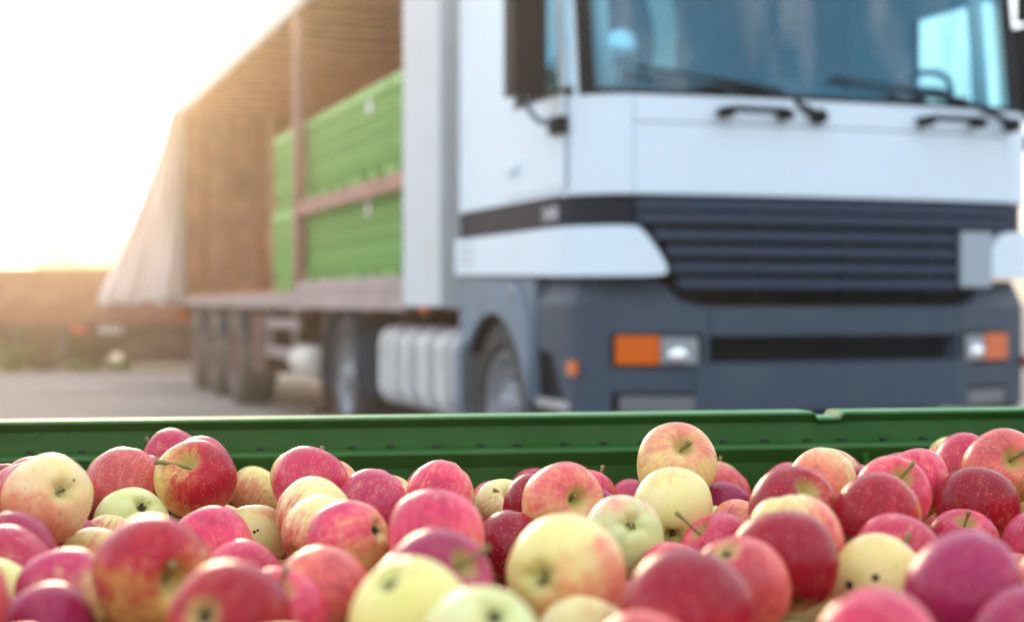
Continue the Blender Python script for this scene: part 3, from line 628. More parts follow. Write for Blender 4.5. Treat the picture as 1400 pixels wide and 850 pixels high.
# ------------------------------------------------------------------ apples
def skin_material():
    m = bpy.data.materials.new('apple_skin'); m.use_nodes = True; t = m.node_tree; b = t.nodes['Principled BSDF']; n = t.nodes.new; l = t.links.new
    def attr(nm):
        a = n('ShaderNodeAttribute'); a.attribute_type = 'OBJECT'; a.attribute_name = nm; return a
    def math_(op, a, bb=None, cl=False):
        x = n('ShaderNodeMath'); x.operation = op; x.use_clamp = cl
        for i, v in enumerate((a, bb)):
            if v is None: continue
            if isinstance(v, (int, float)): x.inputs[i].default_value = v
            else: l(v, x.inputs[i])
        return x.outputs[0]
    def vm(op, a, bb=None):
        x = n('ShaderNodeVectorMath'); x.operation = op
        for i, v in enumerate((a, bb)):
            if v is None: continue
            if isinstance(v, tuple): x.inputs[i].default_value = v
            else: l(v, x.inputs[i])
        return x
    def sstep(v, lo, hi):
        x = n('ShaderNodeMapRange'); x.interpolation_type = 'SMOOTHSTEP'; x.inputs[1].default_value = lo; x.inputs[2].default_value = hi; l(v, x.inputs['Value']); return x.outputs[0]
    def mix(f, a, bb, bt='MIX'):
        x = n('ShaderNodeMix'); x.data_type = 'RGBA'; x.blend_type = bt
        for s, v in (('Factor', f), ('A', a), ('B', bb)):
            if isinstance(v, (int, float)): x.inputs[s].default_value = v
            elif isinstance(v, tuple): x.inputs[s].default_value = v
            else: l(v, x.inputs[s])
        return x.outputs['Result']
    co = n('ShaderNodeTexCoord'); P = co.outputs['Object']
    par = n('ShaderNodeSeparateXYZ'); l(attr('skin').outputs['Vector'], par.inputs[0]); cover, streak, seed = par.outputs
    sh = n('ShaderNodeCombineXYZ'); l(seed, sh.inputs[0]); l(seed, sh.inputs[2])
    d = vm('NORMALIZE', P).outputs[0]
    md = vm('DOT_PRODUCT', d, attr('bdir').outputs['Vector']).outputs['Value']
    sep = n('ShaderNodeSeparateXYZ'); l(P, sep.inputs[0]); x, y, z = sep.outputs
    rho = math_('SQRT', math_('ADD', math_('ADD', math_('MULTIPLY', x, x), math_('MULTIPLY', y, y)), 1e-5))
    cs = n('ShaderNodeCombineXYZ'); l(math_('MULTIPLY', math_('DIVIDE', x, rho), 4.5), cs.inputs[0]); l(math_('MULTIPLY', math_('DIVIDE', y, rho), 4.5), cs.inputs[1]); l(math_('MULTIPLY', z, .9), cs.inputs[2])
    def noise_(v, s, det, off=True, rough=.55):
        q = n('ShaderNodeTexNoise'); q.inputs['Scale'].default_value = s; q.inputs['Detail'].default_value = det; q.inputs['Roughness'].default_value = rough
        l(vm('ADD', v, sh.outputs[0]).outputs[0] if off else v, q.inputs['Vector']); return math_('SUBTRACT', q.outputs['Fac'], .5)
    n1 = noise_(P, 1.7, 3); n2 = noise_(cs.outputs[0], 1.9, 5, True, .7); n3 = noise_(P, 22, 4); n4 = noise_(P, 5.5, 4)
    val = math_('ADD', math_('ADD', math_('MULTIPLY', md, 1.0), math_('SUBTRACT', math_('MULTIPLY', cover, 2.1), 1.45)),
                math_('ADD', math_('MULTIPLY', n1, 1.9), math_('ADD', math_('MULTIPLY', math_('MULTIPLY', n2, streak), 3.2), math_('ADD', math_('MULTIPLY', n3, .9), math_('MULTIPLY', n4, 1.1)))))
    mask = sstep(val, -.75, .65); deep = sstep(val, .35, 1.5)
    g = attr('ground').outputs['Color']; bl = attr('blush').outputs['Color']
    g2 = mix(sstep(n1, -.25, .25), g, mix(.55, g, (.62,.60,.14,1)), 'MIX')
    bd = mix(1.0, bl, (.62,.42,.62,1), 'MULTIPLY')
    col = mix(mask, g2, mix(deep, bl, bd))
    # paler and yellower flecked streaks that run from stem to flower end through the blush
    n5 = noise_(cs.outputs[0], 4.2, 6, True, .75); n6 = noise_(P, 3.1, 5, True, .65)
    pale = math_('MULTIPLY', sstep(math_('ADD', math_('MULTIPLY', n5, 1.3), math_('ADD', math_('MULTIPLY', n6, 1.1), math_('MULTIPLY', n3, .5))), -.02, .38), math_('MULTIPLY', mask, math_('ADD', .02, math_('MULTIPLY', streak, .72))))
    col = mix(pale, col, mix(.5, g2, (.88,.27,.24,1)))
    # pale lenticel dots
    vo = n('ShaderNodeTexVoronoi'); vo.inputs['Scale'].default_value = 13; l(vm('ADD', P, sh.outputs[0]).outputs[0], vo.inputs['Vector'])
    sp = n('ShaderNodeSeparateColor'); l(vo.outputs['Color'], sp.inputs[0])
    dots = math_('MULTIPLY', math_('SUBTRACT', 1, sstep(vo.outputs['Distance'], .09, .23)), math_('MULTIPLY', sp.outputs[0], math_('ADD', math_('MULTIPLY', mask, .55), .10)))
    col = mix(dots, col, (.86,.56,.36,1))
    # stem pit and flower-end basin: greenish, russeted
    up = sstep(z, -.05, .05)
    pit = math_('MULTIPLY', math_('SUBTRACT', 1, sstep(math_('ADD', rho, math_('MULTIPLY', n2, .25)), .10, .40)), up)
    col = mix(math_('MULTIPLY', pit, .85), col, (.50,.44,.13,1))
    bas = math_('MULTIPLY', math_('SUBTRACT', 1, sstep(math_('ADD', rho, math_('MULTIPLY', n2, .22)), .08, .42)), math_('SUBTRACT', 1, up))
    col = mix(math_('MULTIPLY', bas, .7), col, (.50,.50,.17,1))
    # faint waxy bloom and fine mottling
    bloom = math_('MULTIPLY', sstep(n1, -.05, .3), math_('MULTIPLY', mask, .02))
    col = mix(bloom, col, (.50,.36,.50,1))
    hs = n('ShaderNodeHueSaturation'); hs.inputs['Saturation'].default_value = 1.0; l(math_('ADD', 1, math_('MULTIPLY', n3, .28)), hs.inputs['Value']); l(col, hs.inputs['Color'])
    # a few scratches and russet specks
    q = n('ShaderNodeTexNoise'); q.inputs['Scale'].default_value = 6.5; q.inputs['Detail'].default_value = 1; l(vm('ADD', P, sh.outputs[0]).outputs[0], q.inputs['Vector'])
    speck = math_('MULTIPLY', sstep(q.outputs['Fac'], .745, .78), .6)
    l(mix(speck, hs.outputs[0], (.16,.09,.04,1)), b.inputs['Base Color'])
    l(math_('ADD', .29, math_('MULTIPLY', n1, .22)), b.inputs['Roughness'])
    b.inputs['Coat Weight'].default_value = .03; b.inputs['Coat Roughness'].default_value = .22
    b.inputs['Subsurface Weight'].default_value = .10; b.inputs['Subsurface Scale'].default_value = .006; b.inputs['Subsurface Radius'].default_value = (1,.45,.25)
    b.inputs['Specular IOR Level'].default_value = .22
    bp = n('ShaderNodeBump'); bp.inputs['Strength'].default_value = .10; bp.inputs['Distance'].default_value = .004; l(math_('ADD', n3, math_('MULTIPLY', n4, .8)), bp.inputs['Height']); l(bp.outputs[0], b.inputs['Normal'])
    return m
SKIN = skin_material()
STEM = mat('apple_stem', (.22, .19, .055), .6, var=.35, scale=1.5, bump=.2, bscale=12)
SEPAL = mat('dried_sepal', (.10,.085,.04), .85, var=.4, scale=3)
SCAB = mat('scab_spot', (.03, .022, .015), .9, var=.3)

def apple_mesh(v, nu=44, nv=30):
    rng = random.Random(v*17+3); bm = bmesh.new()
    p1, p2, p3 = rng.random()*6.28, rng.random()*6.28, rng.random()*6.28
    taper = rng.uniform(.02,.09); ht = rng.uniform(.93,1.03); lob = rng.uniform(.015,.04); tilt = rng.uniform(-.10,.10); dp = rng.uniform(.40,.50)
    rings = []
    for j in range(nv+1):
        th = math.pi*(j/nv); th = th - .18*math.sin(2*th)*1.0        # denser at the poles
        th = min(max(th, 0), math.pi); rho0 = math.sin(th); row = []
        for i in range(nu):
            f = i/nu*2*math.pi; c = math.cos(th)
            rho = max(rho0, .012)**.94
            z = ht*.97*(abs(c)**.92)*(1 if c >= 0 else -1)
            if c > 0: z -= dp*math.exp(-(rho/.235)**1.7) * (1 + .06*math.cos(2*f+p2))
            else: z += .27*math.exp(-(rho/.22)**2)
            lo = max(0, -c); hi = max(0, c)
            rho *= 1 - taper*(1-c)*.5 + .03*hi
            k = 1 + (lob*lo + .008)*math.cos(5*f+p1) + .018*math.cos(f+p2) + .026*math.cos(2*f+p3)
            z += (lob*.9*lo*math.cos(5*f+p1) + tilt*math.cos(f+p3)*.8)*min(1, rho*2)
            row.append((rho*k*math.cos(f), rho*k*math.sin(f), z))
        rings.append(row)
    top = bm.verts.new((0,0,sum(p[2] for p in rings[0])/nu)); bot = bm.verts.new((0,0,sum(p[2] for p in rings[-1])/nu))
    R_ = [[bm.verts.new(p) for p in row] for row in rings[1:-1]]
    for i in range(nu):
        bm.faces.new((top, R_[0][i], R_[0][(i+1) % nu])); bm.faces.new((bot, R_[-1][(i+1) % nu], R_[-1][i]))
    for a, b in zip(R_, R_[1:]):
        for i in range(nu): bm.faces.new((a[i], b[i], b[(i+1) % nu], a[(i+1) % nu]))
    return to_mesh(bm, 'apple', SKIN, True)
MESH = [apple_mesh(v) for v in range(8)]
from mathutils.bvhtree import BVHTree
def stem_mesh(L, bend):
    bm = bmesh.new(); pts = []; rr = []
    for i in range(9):
        q = i/8; pts.append((bend*q*q, .03*math.sin(q*5), .40 + L*(q - .25*abs(bend)*q*q))); rr.append(.050 - .016*math.sin(q*2.6) + (.022 if i >= 7 else 0) + (.012 if i == 0 else 0))
    pts.append((pts[-1][0]+.015*bend, pts[-1][1], pts[-1][2]+.015)); rr.append(.030)
    tube(bm, pts, rr, 8); return to_mesh(bm, 'stem', STEM, True)
STEMS = [stem_mesh(.55, .12), stem_mesh(.68, .3), stem_mesh(.48, -.2), stem_mesh(.78, .18), stem_mesh(.32, .1)]
def calyx_mesh(v):
    rng = random.Random(v); bm = bmesh.new()
    lathe(bm, [(-.735,.0001),(-.715,.07),(-.69,.085),(-.66,.0001)], 10, 'z')
    for k in range(6):
        a = k/6*6.28 + rng.uniform(-.25,.25); L = rng.uniform(.10,.16); d = Vector((math.cos(a), math.sin(a), 0)); s = Vector((-d.y, d.x, 0))*.045
        b0 = d*.05 + Vector((0,0,-.70)); b1 = d*L*.7 + Vector((0,0,-.755-rng.uniform(0,.04))); b2 = d*L*rng.uniform(.75,1.15) + s*rng.uniform(-1,1) + Vector((0,0,-.79-rng.uniform(0,.05)))
        q = [bm.verts.new(p) for p in (b0-s, b0+s, b1+s*.9, b1-s*.9, b2)]
        bm.faces.new((q[0],q[1],q[2],q[3])); bm.faces.new((q[3],q[2],q[4]))
    for k in range(7):
        a = rng.random()*6.28; tube(bm, [(.03*math.cos(a), .03*math.sin(a), -.70), (.06*math.cos(a), .06*math.sin(a), -.80-rng.random()*.05)], .008, 4)
    return to_mesh(bm, 'calyx', SEPAL)
CALYX = [calyx_mesh(v) for v in range(3)]
CLS = {  # ground colour, blush colour, streak amount
 'R': ((.70,.50,.14), (.40,.003,.020), .16), 'P': ((.76,.50,.20), (.71,.060,.115), .55), 'S': ((.78,.50,.20), (.72,.125,.095), .5),
 'M': ((.72,.50,.22), (.47,.022,.095), .2), 'Y': ((.69,.61,.27), (.70,.20,.12), .35), 'G': ((.60,.62,.30), (.70,.26,.17), .35),
 'C': ((.74,.63,.28), (.62,.09,.09), .8), 'O': ((.74,.56,.24), (.68,.20,.12), .7)}
CAMV = Vector((0, 0, CAM_H))
def make_apple(idx, p, r, cls, cover, b, ax, label, bend=None, spots=(), group='apples heaped in the green bin'):
    rng = random.Random(idx*7+1)
    p = Vector(p); fw = (p - CAMV).normalized(); rt = fw.cross(Vector((0,0,1))).normalized(); up = rt.cross(fw)
    kind, u, v, sg = ax; k = math.hypot(u, v); s = min(1.22, .985/k) if k > 0 else 1
    if sg < 0: q = .95/k; u, v = u*q, abs(v)*q
    else: u, v = u*s, v*s
    wv = sg*math.sqrt(max(0, 1-u*u-v*v))
    a = rt*u + up*v - fw*wv
    if kind == 'c': a = -a
    z = a.normalized()
    if bend: xd = rt*bend[0] + up*bend[1]
    else: xd = Vector((rng.gauss(0,1), rng.gauss(0,1), rng.gauss(0,1)))
    xd = (xd - z*xd.dot(z)).normalized(); yd = z.cross(xd)
    M = Matrix((xd, yd, z)).transposed()
    me = MESH[idx % 8]
    o = link('apple', me); o.rotation_mode = 'QUATERNION'; o.rotation_quaternion = M.to_quaternion(); o.location = p; o.scale = (r, r, r)
    tag(o, label, 'apple', group)
    g, bl, st = CLS[cls]; jit = lambda c: tuple(min(.9, x*rng.uniform(.9,1.1)) for x in c)
    o['ground'] = jit(g); o['blush'] = jit(bl); o['skin'] = (cover, st, rng.uniform(0, 40))
    if cls in 'RPSM': cover *= .88
    if cls in 'RPSM': b = (b[0], b[1] + .45, b[2])
    bw = (rt*b[0] + up*b[1] - fw*b[2]); bl_ = M.transposed() @ bw
    o['bdir'] = tuple(bl_.normalized()) if bl_.length > 0 else (0,0,1)
    if kind != 'p':
        link('stem', stem_mesh(bend[2], bend[3]) if bend else STEMS[4 if sg < 0 else idx % 4], o)
    link('calyx', CALYX[idx % 3], o)
    if spots:
        bmx = bmesh.new(); bmx.from_mesh(me); tr = BVHTree.FromBMesh(bmx); bmx.free()
        Mi = M.transposed()
        for su, sv, size in spots:
            org = Mi @ ((rt*su + up*sv - fw*3)); dr = Mi @ fw
            hit = tr.ray_cast(org, dr)
            if hit[0] is None: continue
            bm = bmesh.new(); bmesh.ops.create_icosphere(bm, subdivisions=2, radius=size)
            for vv in bm.verts: vv.co.x *= 1 + .3*noise.noise(vv.co*20); vv.co.z *= .18
            so = link('scab', to_mesh(bm, 'scab', SCAB, True), o); so.rotation_mode = 'QUATERNION'; so.location = hit[0]; so.rotation_quaternion = hit[1].to_track_quat('Z', 'Y')
    return o
APPLES = [
 (1, (-0.4346, 1.3931, 0.8709), 0.0345, 'P', 0.95, (0, 0.5, 0.5), ('s', 0.2, -0.5, -1), 'pink red apple peeking out behind the upper left of the big yellow green one', None, ()),
 (2, (-0.4028, 1.3301, 0.879), 0.0399, 'Y', 0.55, (-0.6, -0.75, 0.2), ('c', 0.28, 0.15, 1), 'yellow green apple turning pink below, dark flower end facing out, near the left edge', None, ((0.55, 0.38, 0.03),)),
 (3, (-0.4172, 1.6519, 0.8505), 0.0433, 'S', 0.95, (-0.3, 0.3, 0.8), ('c', 0.2, -0.5, -1), 'salmon pink apple between the small pink one by the wall and the greenish ones', None, ()),
 (4, (-0.4006, 1.8091, 0.8665), 0.0345, 'P', 1.0, (0, 0.3, 0.8), ('s', -0.85, 0.45, -1), 'small pink apple with curved stem on its left, highest at the left crate wall', (-0.5, 0.8, 0.75, 0.25), ()),
 (5, (-0.3096, 1.505, 0.8751), 0.0398, 'R', 0.72, (0.75, -0.1, 0.6), ('s', -0.2, 0.45, 1), 'glossy crimson apple with a pale left cheek and green stem bent to the left', (-1, -0.05, 0.75, 0.75), ()),
 (6, (-0.3919, 1.5844, 0.8223), 0.0385, 'G', 0.06, (-0.6, -0.6, 0.2), ('c', 0.26, 0.4, 1), 'pale green apple with open flower end, wedged below the salmon and crimson apples', None, ()),
 (7, (-0.3985, 1.5181, 0.8052), 0.034, 'C', 0.5, (-0.4, -0.1, 0.8), ('s', 0.3, 0.6, -1), 'cream apple with red streaks, only its top showing under the pale green one', None, ()),
 (8, (-0.3772, 1.3846, 0.8133), 0.0343, 'C', 0.4, (0.2, -0.7, 0.6), ('s', 0.3, 0.6, -1), 'pale yellow apple with faint pink streaks, left of the big crimson and orange apple', None, ()),
 (9, (-0.4046, 1.2378, 0.8449), 0.0365, 'M', 1.0, (0, 0.4, 0.6), ('s', -0.3, 0.5, -1), 'dusky purple red apple at the left edge directly under the yellow green one', None, ()),
 (10, (-0.3862, 1.172, 0.8439), 0.0357, 'P', 1.0, (0, 0.4, 0.8), ('s', -0.5, 0.5, -1), 'bright pink red apple at the left edge between a purple and a cream apple', None, ()),
 (11, (-0.3764, 1.108, 0.8312), 0.0338, 'C', 0.4, (0, -0.9, 0.3), ('c', -0.3, 0.6, -1), 'cream apple with pink underside cut off by the left edge of the photo', None, ()),
 (12, (-0.3064, 1.0582, 0.8464), 0.0343, 'M', 0.6, (-0.8, 0.3, 0.3), ('s', -0.2, 0.6, -1), 'mauve pink apple with a yellow patch, left of the big crimson and orange one', None, ()),
 (13, (-0.2303, 0.9789, 0.8752), 0.0392, 'R', 0.68, (-0.25, 0.8, 0.4), ('s', 0.36, -0.12, 1), 'big crimson apple with orange yellow lower half and blurred stem, front left', (-0.5, 0.9, 0.62, 0.35), ()),
 (14, (-0.2957, 0.9704, 0.8374), 0.0342, 'M', 1.1, (0, 0.5, 0.8), ('s', -0.3, -0.5, -1), 'plum pink apple, blurred, in the bottom left corner of the photo', None, ()),
 (15, (-0.2606, 1.3309, 0.8361), 0.0368, 'P', 0.72, (0, 0.5, 0.7), ('s', -0.3, -0.6, -1), 'pink apple mottled with yellow, right behind the big crimson and orange one', None, ()),
 (16, (-0.2242, 1.2765, 0.8199), 0.034, 'P', 0.8, (0.2, -0.2, 0.8), ('s', 0.3, 0.2, -1), 'soft pink apple between the mottled pink one and the crimson apple with flower end below', None, ()),
 (17, (-0.156, 0.8422, 0.8743), 0.0345, 'R', 0.85, (0.3, 0.2, 0.8), ('c', -0.38, 0.12, 1), 'blurred crimson front apple with its flower end facing lower left, at the bottom edge', None, ()),
 (18, (-0.1311, 1.0589, 0.8478), 0.0343, 'S', 0.66, (0.4, -0.1, 0.8), ('c', -0.6, 0.6, -1), 'pink apple with pale yellow shoulder and orange red underside behind a blurred upright stem', None, ()),
 (19, (-0.2632, 1.7164, 0.7533), 0.0343, 'M', 1.0, (0, 0.4, 0.8), ('s', 0, 0.6, -1), 'purple pink freckled apple showing only its top behind the pink and pale yellow one', None, ()),
 (20, (-0.2537, 1.5007, 0.8177), 0.0343, 'Y', 0.1, (0.6, 0.5, 0.2), ('s', 0, -0.3, -1), 'yellow green apple with a small brown scar, right of the mottled pink one', None, ((0.05, 0.2, 0.05), (0.14, 0.24, 0.04))),
 (21, (-0.3062, 1.8328, 0.8205), 0.0328, 'O', 0.55, (-0.5, -0.5, 0.5), ('s', 0.3, 0.7, -1), 'small peach coloured apple by the wall just right of the glossy crimson one', None, ()),
 (22, (-0.1975, 1.5004, 0.8714), 0.0386, 'P', 1.0, (0, 0.3, 0.8), ('s', 0.3, 0.72, -1), 'freckled crimson pink apple with a short stem tip on top, under the wall ledge', (0.3, 0.9, 0.62, 0.2), ()),
 (23, (-0.1838, 1.418, 0.8536), 0.0351, 'C', 0.42, (-0.7, -0.5, 0.3), ('s', 0.5, 0.5, -1), 'pale yellow apple flushed pink on the left, upper of two pale neighbours', None, ()),
 (24, (-0.1694, 1.354, 0.8449), 0.0342, 'C', 0.45, (-0.5, -0.6, 0.4), ('c', 0.55, 0.55, -1), 'pale yellow apple with a freckled pink side, lower of two pale neighbours', None, ()),
 (25, (-0.1327, 1.2443, 0.8557), 0.0344, 'P', 0.66, (-0.7, 0.4, 0.4), ('c', 0.66, 0.26, 1), 'pink apple turning yellow round its dark flower end on the right, left of centre', None, ()),
 (26, (-0.1351, 1.4731, 0.857), 0.0344, 'P', 0.9, (-0.2, 0, 0.9), ('c', 0.4, 0.75, -1), 'freckled pink red apple behind the pink one with the dark flower end', None, ()),
 (28, (-0.0703, 1.5056, 0.86), 0.0344, 'P', 0.75, (-0.3, -0.4, 0.8), ('c', 0.3, 0.5, -1), 'pink apple with a darker red band across, alone against the wall near centre', None, ()),
 (29, (-0.0096, 1.6763, 0.8225), 0.0343, 'C', 0.35, (0, -0.8, 0.5), ('s', 0.25, 0.42, 1), 'pale yellow apple with a thin stem pointing left, beside a crimson sliver', (-1, 0.1, 0.6, 0.6), ()),
 (30, (0.0224, 1.5665, 0.8411), 0.0343, 'R', 1.1, (0, 0.3, 0.8), ('s', 0.3, 0.5, -1), 'crimson apple squeezed between the pale one with a stem and the streaked orange one', None, ()),
 (31, (0.0467, 1.4427, 0.8609), 0.0398, 'S', 0.55, (0.1, 0.7, 0.5), ('s', 0.36, 0.08, 1), 'streaked orange pink apple with stem pit on its right and a red crack line', (-0.2, 0.4, 0.35, 0.1), ()),
 (32, (0.0862, 1.7584, 0.8222), 0.0343, 'P', 0.75, (0.4, -0.2, 0.8), ('s', 0.5, 0.8, -1), 'pink apple with tall upright stem behind the streaked orange pink one', (0.2, 1, 0.95, 0.2), ()),
 (33, (0.0267, 1.8897, 0.8124), 0.0328, 'P', 1.0, (0, 0.4, 0.8), ('s', 0, 0.5, -1), 'red apple low at the wall, barely showing behind the crimson squeezed apple', None, ()),
 (34, (-0.0563, 1.1261, 0.8752), 0.0375, 'P', 0.78, (-0.4, 0.3, 0.7), ('s', 0, -0.6, -1), 'large pink apple with yellowish right cheek, in front of the one with a red band', None, ()),
 (35, (-0.0027, 1.4084, 0.8242), 0.0342, 'R', 0.95, (0, 0.1, 0.9), ('c', 0.2, -0.6, -1), 'crimson pink freckled apple right of the large pink one near centre', None, ()),
 (38, (-0.0464, 0.9461, 0.8752), 0.0356, 'M', 0.9, (-0.2, 0.2, 0.8), ('s', 0.5, 0.36, 1), 'mauve pink front apple with long slanting stem in a deep pit', (0.8, 0.7, 0.85, 0.3), ()),
 (39, (-0.0147, 1.7164, 0.7296), 0.0343, 'P', 0.95, (0, 0.3, 0.8), ('s', 0, -0.5, -1), 'pinkish red apple in the gap between the slanting stem and the big yellow apple', None, ()),
 (40, (-0.0544, 0.8339, 0.8737), 0.0365, 'Y', 0.05, (0.6, -0.7, 0.2), ('c', -0.33, 0.62, 1), 'large blurred pale yellow front apple with faint green dimple on its upper left', None, ()),
 (41, (-0.0166, 0.7777, 0.8715), 0.0344, 'G', 0.1, (-0.6, 0.1, 0.5), ('c', 0.24, 0.56, 1), 'blurred pale green front apple with green dimple, cut by the bottom edge at centre', None, ()),
 (42, (0.0344, 1.0044, 0.8707), 0.0407, 'Y', 0.42, (0.7, -0.5, 0.4), ('c', -0.34, -0.04, 1), 'large yellow apple blushed orange on the right with dark flower end, front centre', None, ()),
 (43, (0.0427, 0.9435, 0.8342), 0.0341, 'C', 0.3, (0.7, -0.2, 0.4), ('s', 0.2, -0.5, -1), 'blurred cream apple at the bottom edge under the large yellow and orange one', None, ()),
 (44, (0.0938, 1.3046, 0.8486), 0.0379, 'G', 0.3, (-0.2, 0.95, 0.1), ('c', 0.18, 0.3, 1), 'pale green apple with pink rim and star shaped flower end, right of centre', None, ()),
 (45, (0.0912, 1.4404, 0.8058), 0.0343, 'C', 0.5, (-0.4, 0.6, 0.4), ('s', 0.2, 0.5, -1), 'pale pink apple between the large yellow one and the green one with pink rim', None, ()),
 (46, (0.1763, 1.6526, 0.8753), 0.0456, 'O', 0.42, (0, 0.6, 0.3), ('s', 0.19, 0.42, 1), 'peach apple with pink streaks and short stem, highest of the pile and above the rim', (0.4, 0.6, 0.42, 0.2), ()),
 (47, (0.1477, 1.4069, 0.8593), 0.0389, 'Y', 0.02, (0, 1, 0), ('c', -0.02, -0.56, 1), 'plain yellow apple directly under the highest apple of the pile', (1, 0.2, 0.95, 0.3), ()),
 (48, (0.1497, 1.8491, 0.8026), 0.0343, 'P', 0.9, (0, 0.3, 0.8), ('s', 0.2, 0.6, -1), 'pink red apple at the wall just left of the plain yellow one', None, ()),
 (49, (0.1842, 1.3544, 0.8317), 0.0342, 'P', 0.95, (0.3, 0.3, 0.8), ('s', -0.6, 0.45, 1), 'crimson pink freckled apple with a long stem reaching left over the yellow one', (-0.9, 0.7, 1.15, 0.3), ()),
 (50, (0.2494, 1.794, 0.8055), 0.0342, 'M', 1.1, (0, 0.3, 0.8), ('s', 0.2, 0.5, -1), 'dark purple red apple right of the plain yellow one and its stem', None, ()),
 (51, (0.2536, 1.8616, 0.8134), 0.0372, 'S', 0.85, (0.3, 0, 0.8), ('c', 0.2, 0.4, -1), 'salmon red apple at the wall to the right of the highest apple', None, ()),
 (52, (0.2541, 1.9283, 0.8186), 0.0331, 'O', 0.35, (0.3, 0.3, 0.5), ('s', 0.25, 0.85, -1), 'peach apple with upright stem showing just behind the salmon red one at the wall', (0, 1, 0.8, 0.1), ()),
 (53, (0.2327, 1.5664, 0.8158), 0.0343, 'O', 0.55, (0, 0.3, 0.8), ('s', 0.2, 0.5, -1), 'pale peach apple tucked under the dark purple red one', None, ()),
 (55, (0.2382, 1.3076, 0.8725), 0.038, 'R', 0.85, (-0.5, 0.2, 0.7), ('p', 0.36, 0.45, 1), 'freckled crimson apple with a yellow green stem pit on its upper right', None, ()),
 (56, (0.2107, 1.1402, 0.8752), 0.0347, 'C', 0.5, (0.75, -0.3, 0.4), ('c', -0.25, 0.78, 1), 'pale yellow apple blushed pink on the right, under the crimson one with green pit', None, ((-0.3, 0.45, 0.05),)),
 (57, (0.1911, 1.0691, 0.8688), 0.0372, 'R', 1.05, (0.2, 0.1, 0.8), ('s', -0.2, -0.6, -1), 'large dark crimson apple in front of the pale yellow and pink one', None, ()),
 (58, (0.1497, 1.0154, 0.8614), 0.0343, 'S', 0.9, (-0.1, -0.1, 0.9), ('c', -0.22, 0.6, 1), 'large salmon apple with a small dark spot on top, beside the dark crimson one', None, ((-0.24, 0.62, 0.07),)),
 (59, (0.1017, 0.8961, 0.864), 0.041, 'R', 0.9, (0.1, 0.6, 0.6), ('s', 0.3, -0.6, -1), 'largest purple crimson apple with orange bottom, blurred at front right of centre', None, ()),
 (60, (0.1322, 1.2558, 0.8199), 0.0341, 'P', 0.7, (0, -0.2, 0.8), ('s', 0.2, 0.6, -1), 'pale pink apple just showing behind the largest purple crimson one', None, ()),
 (61, (0.2677, 1.3846, 0.7599), 0.0343, 'O', 0.3, (-0.5, -0.5, 0.4), ('s', 0.2, 0.5, -1), 'peach apple low at the bottom edge under the large dark crimson one', None, ()),
 (62, (0.072, 0.8329, 0.848), 0.0341, 'S', 0.7, (0, 0.3, 0.8), ('s', 0.2, -0.5, -1), 'blurred salmon apple at the very bottom below the largest purple crimson one', None, ()),
 (63, (0.311, 1.5403, 0.8703), 0.0345, 'Y', 0.5, (-0.35, 0.05, 0.9), ('c', 0.2, 0.3, -1), 'yellow apple with a pink cheek against the wall under the rim notch', None, ()),
 (64, (0.3419, 1.3808, 0.8751), 0.0348, 'P', 0.72, (0.3, -0.2, 0.7), ('s', 0.26, 0.5, 1), 'pink apple with pale stem pit and long olive stem leaning right', (0.6, 0.9, 0.85, 0.3), ()),
 (65, (0.3896, 1.4881, 0.8715), 0.0361, 'P', 0.68, (0.5, 0.1, 0.8), ('s', -0.2, 0.6, -1), 'pink apple with pale green top and a dark fold, behind the long olive stem', None, ()),
 (66, (0.3059, 1.2837, 0.8704), 0.0373, 'R', 0.88, (-0.5, -0.1, 0.8), ('c', 0.4, 0.6, -1), 'freckled crimson apple with pale upper right, in front of the long olive stem', None, ()),
 (67, (0.5087, 1.7232, 0.8678), 0.0345, 'P', 1.0, (0, 0.3, 0.8), ('s', 0.4, 0.6, -1), 'pink red apple at the wall, left of the topmost red and yellow one', None, ()),
 (68, (0.5144, 1.6098, 0.8752), 0.0429, 'S', 0.78, (-0.4, 0.5, 0.6), ('s', 0.24, 0.2, 1), 'red and yellow apple with stem in a wide pit at the right edge', (0.8, 0.8, 0.75, 0.3), ()),
 (69, (0.4367, 1.4358, 0.8554), 0.0397, 'R', 0.98, (-0.3, 0.5, 0.7), ('s', 0.05, 0.88, -1), 'deep purple red apple with a short stem on top, near the right edge', (-0.4, 1, 0.6, 0.25), ()),
 (70, (0.5508, 1.6763, 0.8265), 0.0343, 'C', 0.1, (0, -0.5, 0.5), ('c', 0, 0.5, -1), 'cream apple peeking out right of the deep purple red one', None, ()),
 (71, (0.4047, 1.3788, 0.8297), 0.0341, 'P', 0.85, (-0.2, 0, 0.8), ('s', 0.1, 0.66, 1), 'pink red apple with upright stem in a yellow pit below the deep purple one', (0, 1, 0.72, 0.05), ()),
 (73, (0.467, 1.3584, 0.8314), 0.0343, 'P', 0.9, (-0.2, 0.1, 0.8), ('s', 0.2, 0.5, -1), 'freckled pink apple cut by the right edge of the photo', None, ()),
 (74, (0.3048, 1.2193, 0.8479), 0.0343, 'P', 1.0, (0, 0.3, 0.8), ('s', 0.3, -0.6, -1), 'pink apple directly behind the yellow one with dark spots', None, ()),
 (75, (0.2637, 1.1077, 0.8475), 0.0343, 'Y', 0.02, (0, 1, 0), ('s', 0.6, 0.7, -1), 'pale yellow apple with dark scab spots and a green stem on its upper right', (0.5, 1, 0.9, 0.25), ((-0.03, 0.09, 0.085), (-0.56, -0.08, 0.1))),
 (76, (0.276, 0.9317, 0.8752), 0.0368, 'M', 1.05, (-0.2, -0.2, 0.9), ('c', 0.3, -0.4, -1), 'large mauve crimson apple, blurred, right of the yellow one with dark spots', None, ()),
 (77, (0.186, 0.7861, 0.8696), 0.0344, 'P', 0.95, (0.2, 0.1, 0.9), ('c', -0.3, -0.5, -1), 'blurred pink front apple at the bottom edge below the yellow one with dark spots', None, ()),
